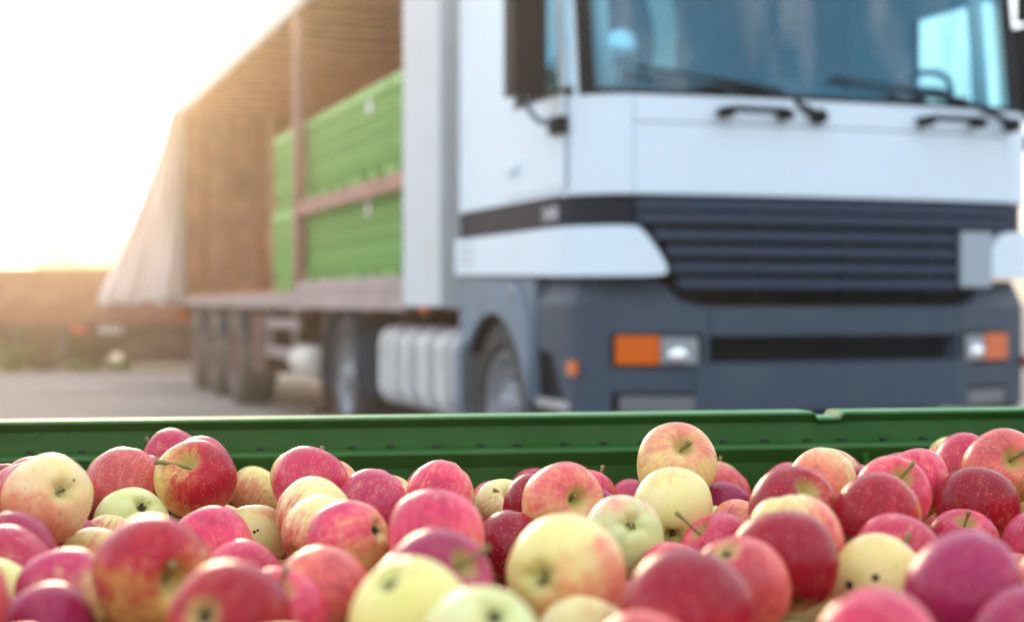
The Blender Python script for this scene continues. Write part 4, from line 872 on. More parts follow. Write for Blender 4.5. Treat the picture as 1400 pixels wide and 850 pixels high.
 (78, (0.2926, 0.8678, 0.8549), 0.0343, 'M', 1.0, (0, 0.2, 0.9), ('s', 0.3, 0.5, -1), 'blurred rosy apple in the bottom right corner of the photo', None, ()),
 (82, (-0.153, 0.9976, 0.8419), 0.0342, 'P', 0.72, (0.6, -0.1, 0.6), ('s', 0.05, 0.58, 1), 'pink red apple with blurred upright stem and cream streak, at the bottom left of centre', (0.3, 1, 0.85, 0.25), ()),
]
for a in APPLES: make_apple(*a)
# apples lower in the heap, showing only slivers between the others
LOW = [[-0.502, 1.726, 0.827, 0.038],[0.365, 1.625, 0.839, 0.035],[0.419, 1.614, 0.803, 0.033],[-0.19, 1.585, 0.851, 0.035],[-0.208, 1.487, 0.767, 0.036],[0.08, 1.661, 0.815, 0.037],[-0.503, 1.616, 0.851, 0.038],[0.424, 1.294, 0.803, 0.034],[-0.137, 1.677, 0.827, 0.036],[0.323, 1.482, 0.827, 0.036],[0.342, 1.896, 0.815, 0.036],[-0.411, 1.731, 0.839, 0.037],[-0.018, 1.802, 0.803, 0.036],[-0.214, 1.627, 0.803, 0.036],[0.298, 1.448, 0.767, 0.035],[-0.421, 1.438, 0.815, 0.037],[-0.348, 1.702, 0.863, 0.037],[0.395, 1.105, 0.839, 0.037],[-0.304, 1.598, 0.803, 0.036],[-0.063, 1.029, 0.851, 0.035],[-0.272, 1.655, 0.779, 0.035],[0.3, 1.412, 0.827, 0.036],[-0.044, 1.496, 0.791, 0.037],[-0.232, 1.703, 0.851, 0.037],[0.568, 1.969, 0.839, 0.037],[0.399, 1.563, 0.863, 0.035],[0.318, 1.683, 0.839, 0.037],[-0.093, 1.777, 0.827, 0.035],[-0.467, 1.795, 0.839, 0.035],[0.071, 1.049, 0.827, 0.035],[-0.024, 1.559, 0.755, 0.038],[-0.552, 1.675, 0.839, 0.035],[-0.469, 1.464, 0.863, 0.033],[0.362, 1.746, 0.851, 0.035]]
LOW_LABELS = [
"pink apple sliver right behind the big yellow green apple with the dark flower end",
"crimson apple sliver left of the freckled crimson one in front of the leaning stem",
"salmon apple sliver above the pink one behind the yellow spotted apple",
"peach apple sliver between the freckled crimson pink one at the wall and two pale neighbours",
"cream apple sliver left of the pink apple with pale yellow shoulder",
"purple apple sliver under the pink one with the tall upright stem",
"pink apple sliver at the left edge between pink red and yellow green apples",
"salmon apple sliver deep in the heap right of the large mauve one at right",
"yellow apple sliver to the right of the freckled pink red one",
"pink apple sliver low between the two freckled crimson ones under the long olive stem",
"pink apple sliver behind the crimson one with the yellow green stem pit",
"crimson apple sliver between the salmon pink one and the glossy crimson one",
"salmon apple sliver under the pale one with a thin stem pointing left",
"peach apple sliver between the two pale yellow and pink neighbours",
"cream apple sliver at the bottom edge beside the low peach one",
"purple apple sliver left of the pale yellow one with faint pink streaks",
"pink apple sliver just over the glossy crimson one with bent stem",
"salmon apple sliver at the right edge under the freckled pink one",
"yellow apple sliver left of the greenish one with a small scar",
"pink apple sliver between the mauve one with slanting stem and the pale yellow front one",
"pink apple sliver below the greenish one with a small scar",
"crimson apple sliver right of the large dark crimson one",
"salmon apple sliver under the slanting stem of the mauve front apple",
"peach apple sliver behind the freckled crimson pink one at the wall",
"cream apple sliver left of the pink red one by the wall at far right",
"purple apple sliver behind the apple with the long olive stem leaning right",
"pink apple sliver beside the pit of the freckled crimson one with yellow green pit",
"salmon apple sliver behind the one with a darker red band",
"yellow apple sliver behind the salmon pink one at left",
"pink apple sliver at the bottom edge between two blurred cream and salmon ones",
"pink apple sliver next to the pinkish red one below the slanting stem",
"crimson apple sliver at the very left edge behind the pink red one",
"salmon apple sliver behind the upper left of the yellow green one at left",
"peach apple sliver behind the yellow one with a pink cheek at the wall"
]
for k, (x, y, z, r) in enumerate(LOW):
    rng = random.Random(k+900); c = 'PRSOCMPSYP'[k % 10]
    make_apple(200+k, (x,y,z), r, c, {'C':.4,'Y':.2,'O':.5}.get(c, .85), (rng.uniform(-.5,.5), rng.uniform(0,.6), .7), ('s', rng.uniform(-.4,.4), rng.uniform(-.6,.6), -1),
               LOW_LABELS[k], group='apples showing as slivers in the heap')
# the hidden bulk of the heap, one object
HID = [[0.7,0.915,0.869,0.036],[-0.416,1.292,0.803,0.035],[0.95,0.837,0.867,0.037],[0.246,1.013,0.815,0.033],[0.241,1.555,0.743,0.037],[-0.336,0.91,0.871,0.037],[0.837,0.852,0.861,0.033],[-0.461,1.124,0.871,0.035],[0.046,0.805,0.791,0.035],[-0.217,0.904,0.815,0.035],[0.564,1.658,0.755,0.035],[0.626,1.305,0.87,0.036],[-0.348,0.568,0.858,0.033],[0.137,0.627,0.875,0.035],[0.823,1.273,0.86,0.034],[0.495,1.045,0.871,0.035],[0.321,1.788,0.815,0.036],[0.373,1.436,0.803,0.037],[-0.224,1.316,0.755,0.037],[0.101,0.939,0.791,0.036],[0.926,0.707,0.859,0.037],[-0.208,0.887,0.743,0.037],[0.094,1.152,0.803,0.035],[0.8,1.589,0.875,0.035],[0.137,1.055,0.803,0.038],[0.754,1.567,0.823,0.038],[0.58,1.765,0.863,0.035],[-0.284,0.679,0.872,0.037],[0.201,1.769,0.863,0.037],[-0.096,1.262,0.803,0.033],[-0.528,1.525,0.851,0.035],[0.886,0.837,0.818,0.035],[0.523,0.816,0.859,0.035],[0.1,1.098,0.755,0.037],[0.261,0.996,0.743,0.036],[-0.558,1.729,0.779,0.034],[-0.239,1.564,0.755,0.033],[-0.146,1.047,0.779,0.037],[-0.018,1.383,0.755,0.035],[0.525,0.915,0.868,0.038],[0.463,1.498,0.827,0.037],[-0.067,0.699,0.863,0.036],[0.531,1.251,0.865,0.035],[-0.497,1.734,0.755,0.036],[0.26,0.805,0.839,0.033],[0.292,1.27,0.779,0.036],[0.534,1.265,0.793,0.036],[0.317,1.599,0.791,0.036],[0.382,1.686,0.803,0.038],[0.653,0.709,0.866,0.034],[-0.209,1.779,0.827,0.033],[-0.048,0.715,0.791,0.034],[-0.162,0.941,0.791,0.036],[0.273,1.317,0.731,0.034],[0.295,0.692,0.861,0.034],[-0.241,0.583,0.872,0.035],[0.69,1.67,0.857,0.036],[-0.247,0.691,0.815,0.035],[0.56,1.541,0.865,0.036],[-0.264,0.814,0.839,0.037],[0.168,1.386,0.767,0.038],[0.13,0.721,0.863,0.035],[-0.147,1.544,0.815,0.033],[-0.158,0.619,0.875,0.034],[0.144,0.628,0.803,0.034],[0.161,0.832,0.827,0.033],[-0.276,0.584,0.81,0.036],[0.134,1.566,0.815,0.037],[0.733,1.907,0.872,0.036],[0.14,0.908,0.731,0.037],[-0.243,1.39,0.791,0.035],[0.102,0.981,0.731,0.037],[-0.02,1.282,0.767,0.033],[0.135,0.632,0.731,0.036],[0.318,1.119,0.803,0.036],[0.743,1.334,0.872,0.038],[0.596,1.345,0.822,0.035],[-0.283,1.14,0.839,0.034],[0.073,0.795,0.731,0.035],[0.495,1.943,0.815,0.038],[0.875,1.118,0.862,0.034],[-0.444,1.59,0.767,0.034],[0.62,1.656,0.875,0.037],[0.54,1.948,0.755,0.038],[-0.079,0.558,0.875,0.035],[0.329,1.166,0.755,0.034],[0.645,0.658,0.814,0.036],[0.673,1.099,0.862,0.035],[-0.152,1.444,0.791,0.036],[-0.351,1.029,0.803,0.034],[-0.029,0.667,0.743,0.036],[-0.088,0.926,0.815,0.038],[0.824,0.948,0.864,0.035],[0.241,1.799,0.731,0.036],[0.25,1.221,0.743,0.037],[-0.422,1.52,0.731,0.038],[-0.11,1.516,0.767,0.033],[-0.025,1.122,0.803,0.033],[0.716,0.711,0.83,0.038],[-0.407,1.34,0.755,0.036],[0.749,1.377,0.809,0.034],[0.656,1.819,0.862,0.034],[0.755,0.72,0.775,0.033],[0.439,1.172,0.871,0.038],[-0.326,1.348,0.791,0.035],[-0.384,1.401,0.731,0.035],[0.05,1.597,0.779,0.037],[0.617,1.678,0.805,0.034],[-0.164,0.591,0.803,0.037],[0.652,1.437,0.867,0.037],[0.072,1.747,0.755,0.033],[-0.168,1.834,0.815,0.034],[0.082,1.687,0.731,0.034],[0.512,1.46,0.791,0.035],[-0.139,1.141,0.827,0.038],[-0.157,0.72,0.851,0.037],[0.363,1.212,0.815,0.036],[-0.308,1.062,0.755,0.038],[0.521,1.341,0.786,0.035],[-0.522,1.52,0.779,0.038],[0.498,0.854,0.802,0.036],[0.295,1.084,0.743,0.033],[0.289,0.664,0.802,0.033],[-0.283,0.915,0.791,0.037],[-0.174,0.716,0.779,0.034],[0.327,0.91,0.815,0.034],[0.267,0.762,0.791,0.035],[0.611,1.373,0.759,0.038],[0.561,1.871,0.851,0.035],[-0.287,1.287,0.779,0.035],[-0.154,1.289,0.779,0.036],[0.483,1.395,0.767,0.035],[0.03,0.638,0.875,0.035],[0.349,1.403,0.743,0.036],[-0.338,0.578,0.77,0.035],[0.094,1.524,0.767,0.037],[0.668,1.789,0.795,0.037],[0.193,1.295,0.803,0.035],[0.119,1.449,0.743,0.034],[0.465,1.954,0.743,0.035],[0.272,0.833,0.779,0.036],[0.669,1.068,0.796,0.033],[0.876,0.69,0.805,0.035],[-0.319,0.8,0.787,0.036],[0.676,1.26,0.847,0.038],[-0.495,1.622,0.743,0.033],[0.667,1.338,0.826,0.036],[-0.117,0.781,0.851,0.035],[0.131,1.73,0.779,0.034],[0.206,0.942,0.815,0.035],[0.356,0.924,0.875,0.035],[0.399,0.681,0.866,0.033],[0.142,1.794,0.767,0.033],[-0.075,1.626,0.839,0.036],[0.758,1.718,0.868,0.038],[0.678,1.293,0.774,0.037],[0.603,1.782,0.755,0.037],[-0.021,1.115,0.731,0.034],[0.169,0.699,0.803,0.036],[-0.096,1.713,0.779,0.034],[0.492,1.816,0.839,0.034],[0.103,0.764,0.815,0.035],[0.53,1.493,0.731,0.035],[-0.34,1.471,0.803,0.033],[0.552,1.187,0.848,0.037],[0.033,1.103,0.851,0.037],[0.188,1.741,0.743,0.033],[-0.359,0.803,0.872,0.037],[0.486,1.326,0.727,0.035],[0.752,1.641,0.86,0.034],[-0.4,1.662,0.767,0.038],[0.518,1.142,0.799,0.036],[-0.232,1.055,0.851,0.033],[-0.461,1.338,0.827,0.036],[0.79,1.406,0.856,0.035],[-0.063,1.222,0.863,0.035],[0.59,1.469,0.866,0.036],[0.291,0.77,0.729,0.035],[0.785,1.496,0.875,0.035],[0.055,1.811,0.791,0.034],[0.078,1.339,0.779,0.037],[0.575,0.955,0.844,0.033],[0.321,1.748,0.755,0.037],[0.922,0.985,0.86,0.036],[0.914,0.754,0.802,0.035],[-0.243,0.61,0.749,0.033],[0.254,1.621,0.779,0.035],[0.051,0.993,0.779,0.036],[0.692,1.163,0.839,0.037],[0.547,0.751,0.86,0.034],[0.511,1.852,0.779,0.036],[-0.069,1.37,0.839,0.038],[-0.155,0.644,0.755,0.038],[0.339,0.881,0.75,0.038],[-0.31,0.509,0.856,0.033],[0.84,0.816,0.763,0.035],[0.335,1.355,0.803,0.037],[-0.209,1.211,0.803,0.038],[0.433,0.708,0.813,0.037],[0.344,1.688,0.731,0.033],[0.248,1.907,0.755,0.033],[0.327,0.8,0.857,0.037],[-0.091,1.575,0.731,0.036],[0.482,1.611,0.779,0.036],[-0.024,0.823,0.803,0.034],[0.441,1.198,0.801,0.034],[0.453,0.722,0.747,0.033],[-0.067,1.836,0.767,0.036],[0.162,1.259,0.743,0.037],[0.836,1.092,0.815,0.034],[-0.509,1.406,0.866,0.035],[0.622,1.235,0.806,0.036],[0.461,1.705,0.815,0.037],[0.77,0.786,0.86,0.038],[0.024,0.656,0.803,0.037],[0.655,1.627,0.788,0.034],[0.699,0.951,0.808,0.034],[0.97,0.92,0.869,0.036],[0.712,1.62,0.755,0.035],[0.626,1.037,0.871,0.036],[0.052,0.882,0.803,0.036],[0.682,1.899,0.815,0.038],[0.162,1.508,0.851,0.034],[-0.261,0.504,0.808,0.037],[0.674,1.415,0.804,0.034],[0.42,0.63,0.827,0.037],[-0.217,1.092,0.791,0.037],[0.893,1.293,0.875,0.035],[0.209,0.757,0.755,0.033],[0.351,0.664,0.767,0.038],[0.349,1.903,0.743,0.034],[0.567,1.564,0.797,0.034],[0.596,0.83,0.865,0.037],[0.567,1.07,0.85,0.037],[0.617,1.907,0.779,0.036],[0.438,1.168,0.736,0.036],[0.678,1.117,0.738,0.037],[-0.288,1.195,0.791,0.038],[-0.052,0.847,0.743,0.037],[0.738,1.113,0.821,0.036],[0.742,1.743,0.801,0.034],[0.197,0.989,0.767,0.034],[0.823,0.946,0.791,0.034],[0.47,0.791,0.824,0.034],[0.356,0.789,0.787,0.034],[-0.212,0.518,0.873,0.037],[0.676,1.407,0.73,0.033],[-0.228,1.786,0.755,0.034],[0.445,0.938,0.857,0.034],[0.621,1.924,0.851,0.038],[0.661,0.847,0.847,0.035],[0.406,1.351,0.767,0.037],[0.89,1.094,0.775,0.034],[-0.161,1.566,0.755,0.034],[0.201,1.626,0.731,0.034],[0.552,1.823,0.731,0.035],[0.666,0.934,0.749,0.037],[0.695,1.782,0.72,0.038],[-0.405,1.127,0.767,0.034],[0.756,1.53,0.759,0.034],[-0.077,0.647,0.815,0.037],[0.759,1.031,0.856,0.037],[-0.503,1.445,0.803,0.038],[0.616,1.63,0.715,0.035],[-0.071,0.552,0.803,0.034],[-0.347,1.796,0.779,0.033],[0.848,1.546,0.843,0.035],[0.627,0.837,0.784,0.035],[0.349,1.567,0.731,0.037],[-0.092,0.784,0.779,0.038],[0.076,0.696,0.827,0.035],[0.671,0.983,0.859,0.034],[-0.117,1.644,0.767,0.037],[0.129,1.178,0.743,0.034],[0.775,1.423,0.758,0.036],[-0.229,1.242,0.731,0.036],[-0.391,1.758,0.743,0.036],[0.854,0.725,0.867,0.037],[0.889,1.158,0.803,0.034],[0.564,1.397,0.868,0.035],[-0.254,0.68,0.746,0.036],[-0.487,1.367,0.767,0.037],[0.207,0.821,0.767,0.034],[-0.3,1.421,0.815,0.035],[-0.334,1.14,0.791,0.033],[0.911,1.029,0.799,0.035],[0.393,1.279,0.743,0.034],[0.347,0.982,0.839,0.036],[0.324,1.063,0.851,0.034],[0.676,0.657,0.747,0.033],[0.859,0.746,0.761,0.034],[0.725,1.932,0.761,0.036],[0.934,0.75,0.728,0.038],[0.782,1.329,0.763,0.038],[0.478,1.737,0.755,0.034],[0.495,0.905,0.751,0.035],[0.419,0.634,0.749,0.036],[0.422,0.905,0.8,0.037],[0.609,1.44,0.805,0.037],[-0.421,1.224,0.779,0.034],[0.868,1.051,0.872,0.034],[-0.344,0.758,0.737,0.037],[-0.285,1.479,0.755,0.036],[0.815,1.831,0.857,0.036],[0.776,1.145,0.764,0.035],[0.699,1.483,0.841,0.036],[-0.366,0.653,0.858,0.037],[0.753,1.992,0.86,0.034],[0.665,1.862,0.755,0.036],[-0.167,1.366,0.779,0.034],[-0.237,0.522,0.746,0.035],[0.556,0.761,0.791,0.037],[0.779,1.652,0.79,0.037],[0.591,0.965,0.778,0.037],[0.794,1.76,0.761,0.035],[0.237,0.896,0.767,0.037],[0.432,1.069,0.784,0.037],[0.466,1.27,0.873,0.035],[-0.308,0.643,0.803,0.034],[-0.07,0.59,0.743,0.036],[0.862,1.393,0.866,0.035],[0.335,1.014,0.779,0.035],[0.225,1.701,0.791,0.033],[0.743,1.282,0.822,0.034],[-0.025,0.884,0.839,0.034],[0.709,1.835,0.825,0.035],[0.937,0.931,0.809,0.035],[0.057,0.567,0.875,0.036],[0.862,1.515,0.777,0.034],[0.482,0.705,0.874,0.036],[0.525,1.16,0.726,0.033],[0.051,1.206,0.839,0.036],[0.388,1.129,0.767,0.033],[0.549,0.873,0.726,0.035],[0.662,1.525,0.796,0.034],[0.551,0.76,0.722,0.035],[0.448,1.531,0.767,0.033],[-0.161,1.0,0.731,0.035],[0.034,0.91,0.743,0.035],[0.62,0.794,0.73,0.035],[0.914,1.051,0.728,0.035],[0.338,1.485,0.731,0.034],[0.782,0.939,0.728,0.036],[0.926,1.146,0.742,0.037],[0.41,0.799,0.857,0.034],[0.579,1.163,0.777,0.035],[-0.081,0.977,0.755,0.038],[0.192,0.682,0.863,0.033],[0.604,1.534,0.75,0.035],[0.745,0.771,0.728,0.036],[0.47,0.82,0.745,0.037],[0.552,0.992,0.729,0.035],[-0.473,1.207,0.859,0.037],[0.43,0.983,0.803,0.033],[-0.137,1.792,0.767,0.034],[0.412,0.94,0.741,0.034],[0.304,1.849,0.755,0.037],[-0.106,1.239,0.731,0.036],[0.554,1.402,0.72,0.036],[0.806,0.68,0.839,0.034],[0.083,1.845,0.731,0.035],[0.893,0.851,0.731,0.038],[-0.369,1.26,0.755,0.035],[0.656,1.013,0.758,0.037],[0.128,1.644,0.767,0.035],[0.735,1.005,0.79,0.035],[0.64,1.24,0.731,0.034],[0.449,1.455,0.767,0.034],[0.572,1.277,0.736,0.036],[0.505,0.673,0.809,0.036],[0.999,0.73,0.872,0.036],[-0.464,1.541,0.827,0.036],[0.203,1.062,0.767,0.036],[-0.175,1.415,0.731,0.035],[-0.232,1.167,0.743,0.037],[0.696,1.71,0.76,0.034],[-0.313,1.532,0.791,0.034],[0.016,1.497,0.743,0.035],[0.844,1.595,0.787,0.037],[0.51,1.332,0.874,0.034],[0.631,1.69,0.74,0.034],[0.16,1.53,0.731,0.037],[-0.36,0.696,0.801,0.037],[-0.152,1.179,0.767,0.036],[0.712,0.816,0.805,0.037],[-0.376,1.592,0.743,0.038],[0.218,1.492,0.803,0.036],[0.022,0.558,0.815,0.036],[-0.318,1.207,0.731,0.034],[-0.291,0.971,0.743,0.035],[0.796,1.826,0.788,0.034],[0.652,1.962,0.755,0.035],[0.842,1.003,0.754,0.038],[-0.343,0.642,0.741,0.036],[0.751,1.846,0.735,0.035],[0.572,1.114,0.729,0.036],[0.8,1.902,0.867,0.034],[-0.008,0.789,0.743,0.037],[0.946,0.98,0.765,0.034],[0.72,1.476,0.734,0.038],[0.314,0.622,0.868,0.034],[0.143,1.883,0.743,0.037],[0.732,0.904,0.775,0.036],[0.999,0.725,0.801,0.034],[0.418,1.881,0.815,0.038],[0.703,0.84,0.74,0.033],[0.845,1.361,0.796,0.037],[0.512,0.646,0.739,0.036],[-0.46,1.683,0.731,0.034],[0.012,1.819,0.743,0.033],[0.74,1.182,0.716,0.036],[0.787,1.673,0.716,0.036],[0.246,0.6,0.862,0.036],[-0.443,1.086,0.814,0.034],[0.489,1.037,0.749,0.037],[0.793,1.253,0.785,0.037],[0.769,1.893,0.808,0.036],[0.718,1.358,0.75,0.036],[0.903,0.905,0.872,0.033],[-0.459,1.455,0.743,0.034],[0.209,1.129,0.779,0.034],[0.434,1.642,0.731,0.036],[-0.178,1.733,0.779,0.036],[0.275,1.181,0.803,0.033],[-0.571,1.774,0.827,0.035],[-0.403,0.999,0.862,0.036],[0.785,1.283,0.712,0.033],[-0.04,1.452,0.731,0.035],[-0.083,1.108,0.767,0.037],[-0.056,1.329,0.731,0.037],[0.097,0.855,0.755,0.035],[-0.445,1.084,0.737,0.034],[-0.459,1.162,0.807,0.035],[0.849,1.125,0.731,0.037],[0.822,0.714,0.711,0.035],[0.072,0.661,0.755,0.033],[0.189,1.462,0.743,0.035],[0.821,1.728,0.823,0.038],[0.813,0.881,0.777,0.035],[0.45,1.798,0.791,0.035],[-0.157,0.56,0.731,0.036],[0.292,0.96,0.791,0.033],[-0.398,1.033,0.754,0.036],[-0.545,1.62,0.791,0.035],[-0.107,1.386,0.755,0.035],[0.664,1.745,0.858,0.037],[0.792,1.117,0.863,0.036],[0.19,1.85,0.863,0.034],[0.21,1.234,0.839,0.036],[0.385,1.816,0.839,0.033],[0.195,0.683,0.731,0.036],[-0.285,0.837,0.731,0.036],[0.579,1.051,0.782,0.035],[0.09,1.271,0.767,0.035],[0.485,1.236,0.754,0.036],[-0.233,0.832,0.779,0.036],[0.562,0.669,0.871,0.037],[0.985,0.818,0.81,0.035],[0.378,0.75,0.73,0.036],[-0.241,0.753,0.779,0.035],[0.778,1.203,0.857,0.034],[0.764,0.679,0.724,0.033],[-0.06,1.198,0.791,0.036],[0.434,1.013,0.865,0.037],[0.104,0.72,0.743,0.037],[-0.333,0.734,0.875,0.034],[0.046,1.414,0.755,0.035],[0.903,0.933,0.739,0.034],[0.239,0.738,0.851,0.034],[0.544,1.731,0.791,0.034],[0.417,1.795,0.731,0.033],[0.049,1.15,0.743,0.035],[0.001,1.005,0.731,0.035],[0.265,0.688,0.735,0.036],[0.777,1.948,0.716,0.037],[0.573,0.695,0.802,0.034],[0.022,0.619,0.743,0.036],[0.623,1.466,0.737,0.036],[0.903,1.3,0.81,0.033],[0.745,0.999,0.719,0.038],[-0.338,1.706,0.791,0.033],[0.239,0.609,0.783,0.037],[0.767,2.006,0.79,0.034],[0.652,1.556,0.874,0.037],[0.633,1.201,0.868,0.036],[0.097,1.588,0.731,0.034],[0.385,1.559,0.791,0.035],[0.267,1.693,0.731,0.034],[-0.406,0.903,0.863,0.036],[0.969,0.906,0.747,0.037],[0.75,0.878,0.84,0.036],[-0.215,0.66,0.875,0.035],[0.841,1.205,0.843,0.033],[-0.319,0.514,0.746,0.038],[-0.483,1.306,0.731,0.034],[0.5,0.972,0.824,0.037],[0.81,1.522,0.713,0.038],[0.612,0.705,0.745,0.033],[0.625,0.743,0.805,0.036],[-0.114,0.895,0.755,0.034],[0.861,1.244,0.785,0.033],[-0.006,1.02,0.803,0.034],[0.824,1.195,0.751,0.036],[-0.401,0.796,0.815,0.033],[-0.068,1.44,0.839,0.035],[0.676,0.766,0.841,0.034],[-0.325,0.891,0.743,0.033],[0.979,0.819,0.74,0.033],[-0.182,1.639,0.743,0.036],[-0.197,1.057,0.731,0.034],[0.17,1.172,0.827,0.034],[-0.207,0.994,0.791,0.037],[0.839,1.606,0.718,0.034],[0.637,0.873,0.727,0.035],[0.722,1.064,0.749,0.035],[0.889,1.296,0.745,0.036],[-0.147,0.522,0.839,0.036],[0.936,1.071,0.855,0.036],[0.354,1.057,0.731,0.033],[0.843,1.344,0.722,0.035],[-0.056,1.636,0.731,0.034],[0.732,1.224,0.782,0.034],[-0.143,1.122,0.731,0.033],[0.887,1.394,0.749,0.033],[-0.54,1.677,0.731,0.037],[0.435,1.859,0.743,0.037],[0.306,0.609,0.762,0.035],[0.924,1.171,0.871,0.035],[-0.357,0.928,0.795,0.035],[0.02,1.653,0.743,0.036],[0.557,0.896,0.805,0.036],[-0.194,0.771,0.731,0.036],[0.252,1.152,0.731,0.036],[0.401,0.688,0.711,0.034],[-0.391,0.972,0.716,0.037],[-0.344,1.633,0.863,0.034],[0.723,1.424,0.871,0.036],[0.025,0.739,0.803,0.038],[0.019,1.214,0.767,0.037],[0.587,1.821,0.815,0.034],[-0.014,0.956,0.779,0.036],[0.462,1.106,0.859,0.034],[-0.051,1.777,0.731,0.038],[-0.066,1.563,0.815,0.035],[-0.318,1.657,0.731,0.034],[0.092,0.576,0.815,0.036],[0.889,1.199,0.713,0.033],[-0.105,0.694,0.767,0.034],[-0.347,1.328,0.731,0.033],[-0.402,0.827,0.747,0.036],[0.845,1.442,0.813,0.035],[0.84,0.783,0.827,0.035],[0.706,0.711,0.724,0.033],[0.616,1.176,0.723,0.033],[0.818,1.812,0.716,0.034],[-0.269,1.383,0.731,0.033],[0.764,1.594,0.722,0.034],[0.795,0.821,0.712,0.034],[0.079,0.561,0.743,0.036],[-0.097,0.849,0.815,0.034],[-0.013,0.585,0.875,0.035],[-0.166,0.908,0.863,0.034],[0.803,1.512,0.807,0.033],[-0.428,0.956,0.811,0.037],[-0.455,1.164,0.73,0.037],[0.378,0.74,0.846,0.034],[0.424,1.065,0.715,0.035],[-0.222,0.754,0.851,0.036],[-0.35,0.483,0.811,0.035],[0.717,1.282,0.714,0.038],[-0.32,1.749,0.731,0.038],[0.666,1.189,0.777,0.035],[0.023,1.336,0.731,0.035],[0.828,1.672,0.875,0.033],[0.392,0.861,0.873,0.036],[0.012,1.732,0.791,0.036],[0.558,0.83,0.779,0.033],[0.782,0.817,0.798,0.033],[-0.088,0.523,0.743,0.036],[-0.378,0.858,0.812,0.034],[-0.015,0.54,0.755,0.034],[0.28,1.522,0.791,0.033],[0.79,1.086,0.728,0.034],[-0.056,1.054,0.731,0.036],[0.914,1.235,0.847,0.035],[0.188,1.623,0.803,0.037],[0.755,0.949,0.853,0.034],[0.154,1.329,0.731,0.033],[0.672,1.577,0.723,0.033],[0.027,0.711,0.731,0.037],[0.486,0.625,0.861,0.035],[0.376,0.818,0.716,0.037],[0.356,0.6,0.81,0.036],[0.03,1.275,0.827,0.034],[0.409,1.713,0.731,0.037],[0.631,1.138,0.818,0.036],[0.419,0.88,0.712,0.036],[0.557,1.587,0.731,0.034],[0.219,0.596,0.712,0.037],[-0.457,1.791,0.767,0.033],[0.835,1.687,0.762,0.034],[0.382,0.848,0.8,0.034],[0.874,1.467,0.726,0.038],[0.891,0.69,0.738,0.034],[0.249,1.386,0.863,0.035],[-0.356,1.465,0.731,0.037],[0.205,1.425,0.815,0.034],[0.15,0.812,0.731,0.037],[-0.156,0.819,0.803,0.035],[0.344,1.327,0.731,0.034],[0.703,1.97,0.815,0.036],[-0.292,1.822,0.743,0.036],[0.636,0.908,0.821,0.036],[-0.279,0.744,0.725,0.033],[-0.289,1.256,0.839,0.034],[-0.147,1.698,0.731,0.033],[-0.547,1.774,0.731,0.034],[-0.291,0.574,0.724,0.033],[0.847,0.996,0.824,0.033],[0.638,1.306,0.711,0.033],[0.602,0.928,0.712,0.034],[0.091,1.876,0.791,0.034],[-0.143,0.825,0.731,0.037],[0.503,1.096,0.717,0.034],[0.704,1.996,0.731,0.034],[-0.397,0.907,0.742,0.033],[0.328,1.234,0.731,0.035],[0.999,0.711,0.736,0.035],[-0.486,1.29,0.869,0.034],[0.154,0.571,0.767,0.036],[-0.178,1.831,0.731,0.034],[0.034,1.074,0.767,0.035],[0.593,0.643,0.724,0.037],[0.144,1.046,0.731,0.037],[0.607,1.039,0.714,0.036],[0.674,0.763,0.76,0.035],[-0.083,1.176,0.731,0.033],[-0.389,0.704,0.738,0.036],[-0.297,1.127,0.731,0.034],[-0.532,1.568,0.731,0.033],[-0.484,1.268,0.801,0.034],[-0.303,1.579,0.731,0.034],[-0.043,0.919,0.731,0.034],[0.349,0.945,0.715,0.036],[-0.11,1.462,0.731,0.034],[0.211,1.861,0.731,0.033],[-0.312,0.862,0.824,0.034],[0.048,1.491,0.803,0.033],[-0.414,1.074,0.875,0.033],[-0.219,0.954,0.731,0.034],[0.616,1.597,0.833,0.034],[0.92,1.22,0.772,0.034],[0.742,1.79,0.867,0.033],[0.399,1.009,0.754,0.033],[0.465,0.979,0.713,0.034],[0.489,1.799,0.731,0.034],[0.458,0.861,0.865,0.033],[0.874,1.462,0.874,0.037],[-0.396,0.738,0.861,0.033],[-0.066,1.302,0.851,0.034],[0.355,0.609,0.717,0.033],[0.175,0.574,0.839,0.038],[0.35,1.288,0.815,0.034],[0.216,0.873,0.839,0.033],[0.258,1.466,0.851,0.033],[0.761,1.455,0.819,0.034],[0.524,1.126,0.865,0.034],[0.003,0.707,0.863,0.036],[-0.352,1.77,0.839,0.034],[-0.297,0.736,0.814,0.035],[0.365,1.819,0.767,0.035],[0.827,0.889,0.713,0.034],[-0.13,0.749,0.731,0.034],[-0.377,1.176,0.731,0.034],[0.5,1.673,0.743,0.035],[-0.177,0.51,0.779,0.033],[0.404,1.941,0.779,0.034],[-0.468,1.237,0.726,0.035],[0.33,0.728,0.796,0.036],[-0.067,0.733,0.731,0.034],[0.511,1.069,0.806,0.034],[-0.021,1.873,0.731,0.034],[-0.323,0.699,0.712,0.034],[0.815,1.344,0.86,0.033],[-0.239,1.832,0.803,0.035],[0.63,1.981,0.815,0.033],[0.876,0.901,0.797,0.034],[0.793,1.044,0.786,0.036]]
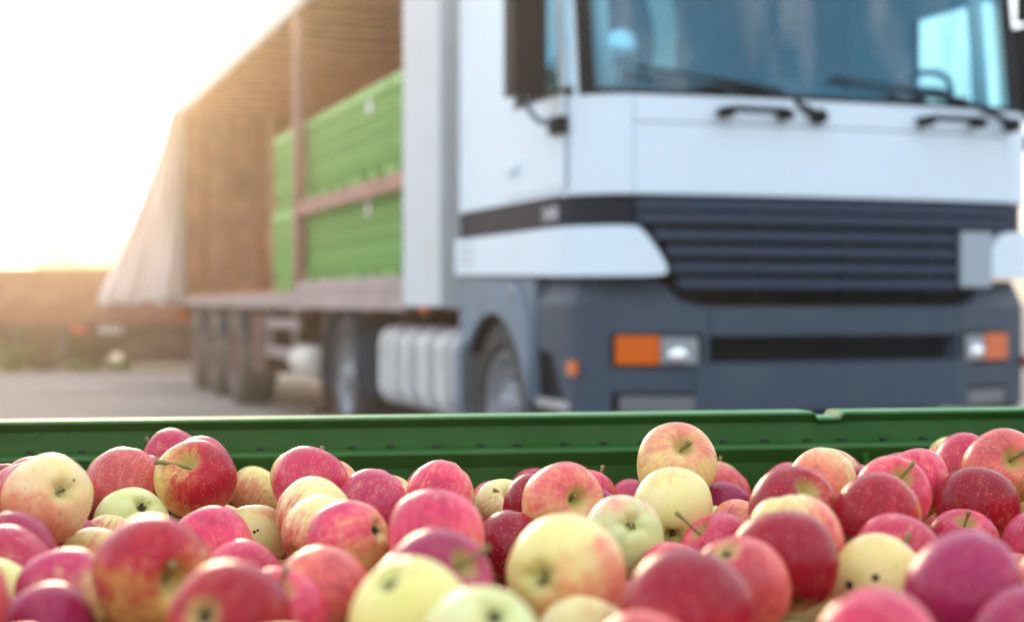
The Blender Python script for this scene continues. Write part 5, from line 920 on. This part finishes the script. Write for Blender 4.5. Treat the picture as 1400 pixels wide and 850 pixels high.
def bulk_material():
    m = mat('apple_bulk_skin', (.5,.08,.08), .4); t = m.node_tree; n = t.nodes.new; g = n('ShaderNodeNewGeometry'); rp = n('ShaderNodeValToRGB')
    for i, (p, c) in enumerate(((0,(.5,.04,.07)),(.3,(.58,.09,.09)),(.55,(.66,.3,.14)),(.8,(.66,.58,.2)))):
        e = rp.color_ramp.elements[i] if i < 2 else rp.color_ramp.elements.new(p); e.position = p; e.color = (*c,1)
    t.links.new(g.outputs['Random Per Island'], rp.inputs[0]); t.links.new(rp.outputs[0], t.nodes['Principled BSDF'].inputs['Base Color']); return m
vs, fs = [], []; nu, nv = 14, 9
for k, (x, y, z, r) in enumerate(HID):
    rng = random.Random(k); q = Quaternion((rng.gauss(0,1), rng.gauss(0,1), rng.gauss(0,1), rng.gauss(0,1))).normalized(); b0 = len(vs)
    for j in range(nv+1):
        th = math.pi*j/nv; rho = max(math.sin(th), .02); zz = .97*math.cos(th) - (.4*math.exp(-(rho/.28)**2) if th < 1.5 else -.25*math.exp(-(rho/.25)**2))
        for i in range(nu):
            a = i/nu*2*math.pi; v = q @ Vector((rho*math.cos(a), rho*math.sin(a), zz)); vs.append((x+v.x*r, y+v.y*r, z+v.z*r))
    for j in range(nv):
        for i in range(nu): fs.append((b0+j*nu+i, b0+(j+1)*nu+i, b0+(j+1)*nu+(i+1)%nu, b0+j*nu+(i+1)%nu))
me = bpy.data.meshes.new('apple_heap'); me.from_pydata(vs, [], fs); me.materials.append(bulk_material())
for p in me.polygons: p.use_smooth = True
o = link('apple_heap', me); tag(o, 'bulk of apples filling the green bin beneath the top ones', 'apples', kind='stuff')


# ------------------------------------------------------------------ haze volume added for the glow of sun flare
bm = bmesh.new(); box(bm, (-405, -405, -1), (405, 405, 12)); me = bpy.data.meshes.new('haze'); bm.to_mesh(me); bm.free()
hm = bpy.data.materials.new('haze'); hm.use_nodes = True; t = hm.node_tree; t.nodes.clear(); pv = t.nodes.new('ShaderNodeVolumePrincipled'); oo = t.nodes.new('ShaderNodeOutputMaterial')
pv.inputs['Color'].default_value = (.98, .84, .66, 1); pv.inputs['Density'].default_value = .0050; pv.inputs['Anisotropy'].default_value = .86
t.links.new(pv.outputs[0], oo.inputs['Volume']); me.materials.append(hm); o = link('haze', me); tag(o, 'added warm haze over the yard giving the sun flare glow', kind='stuff')
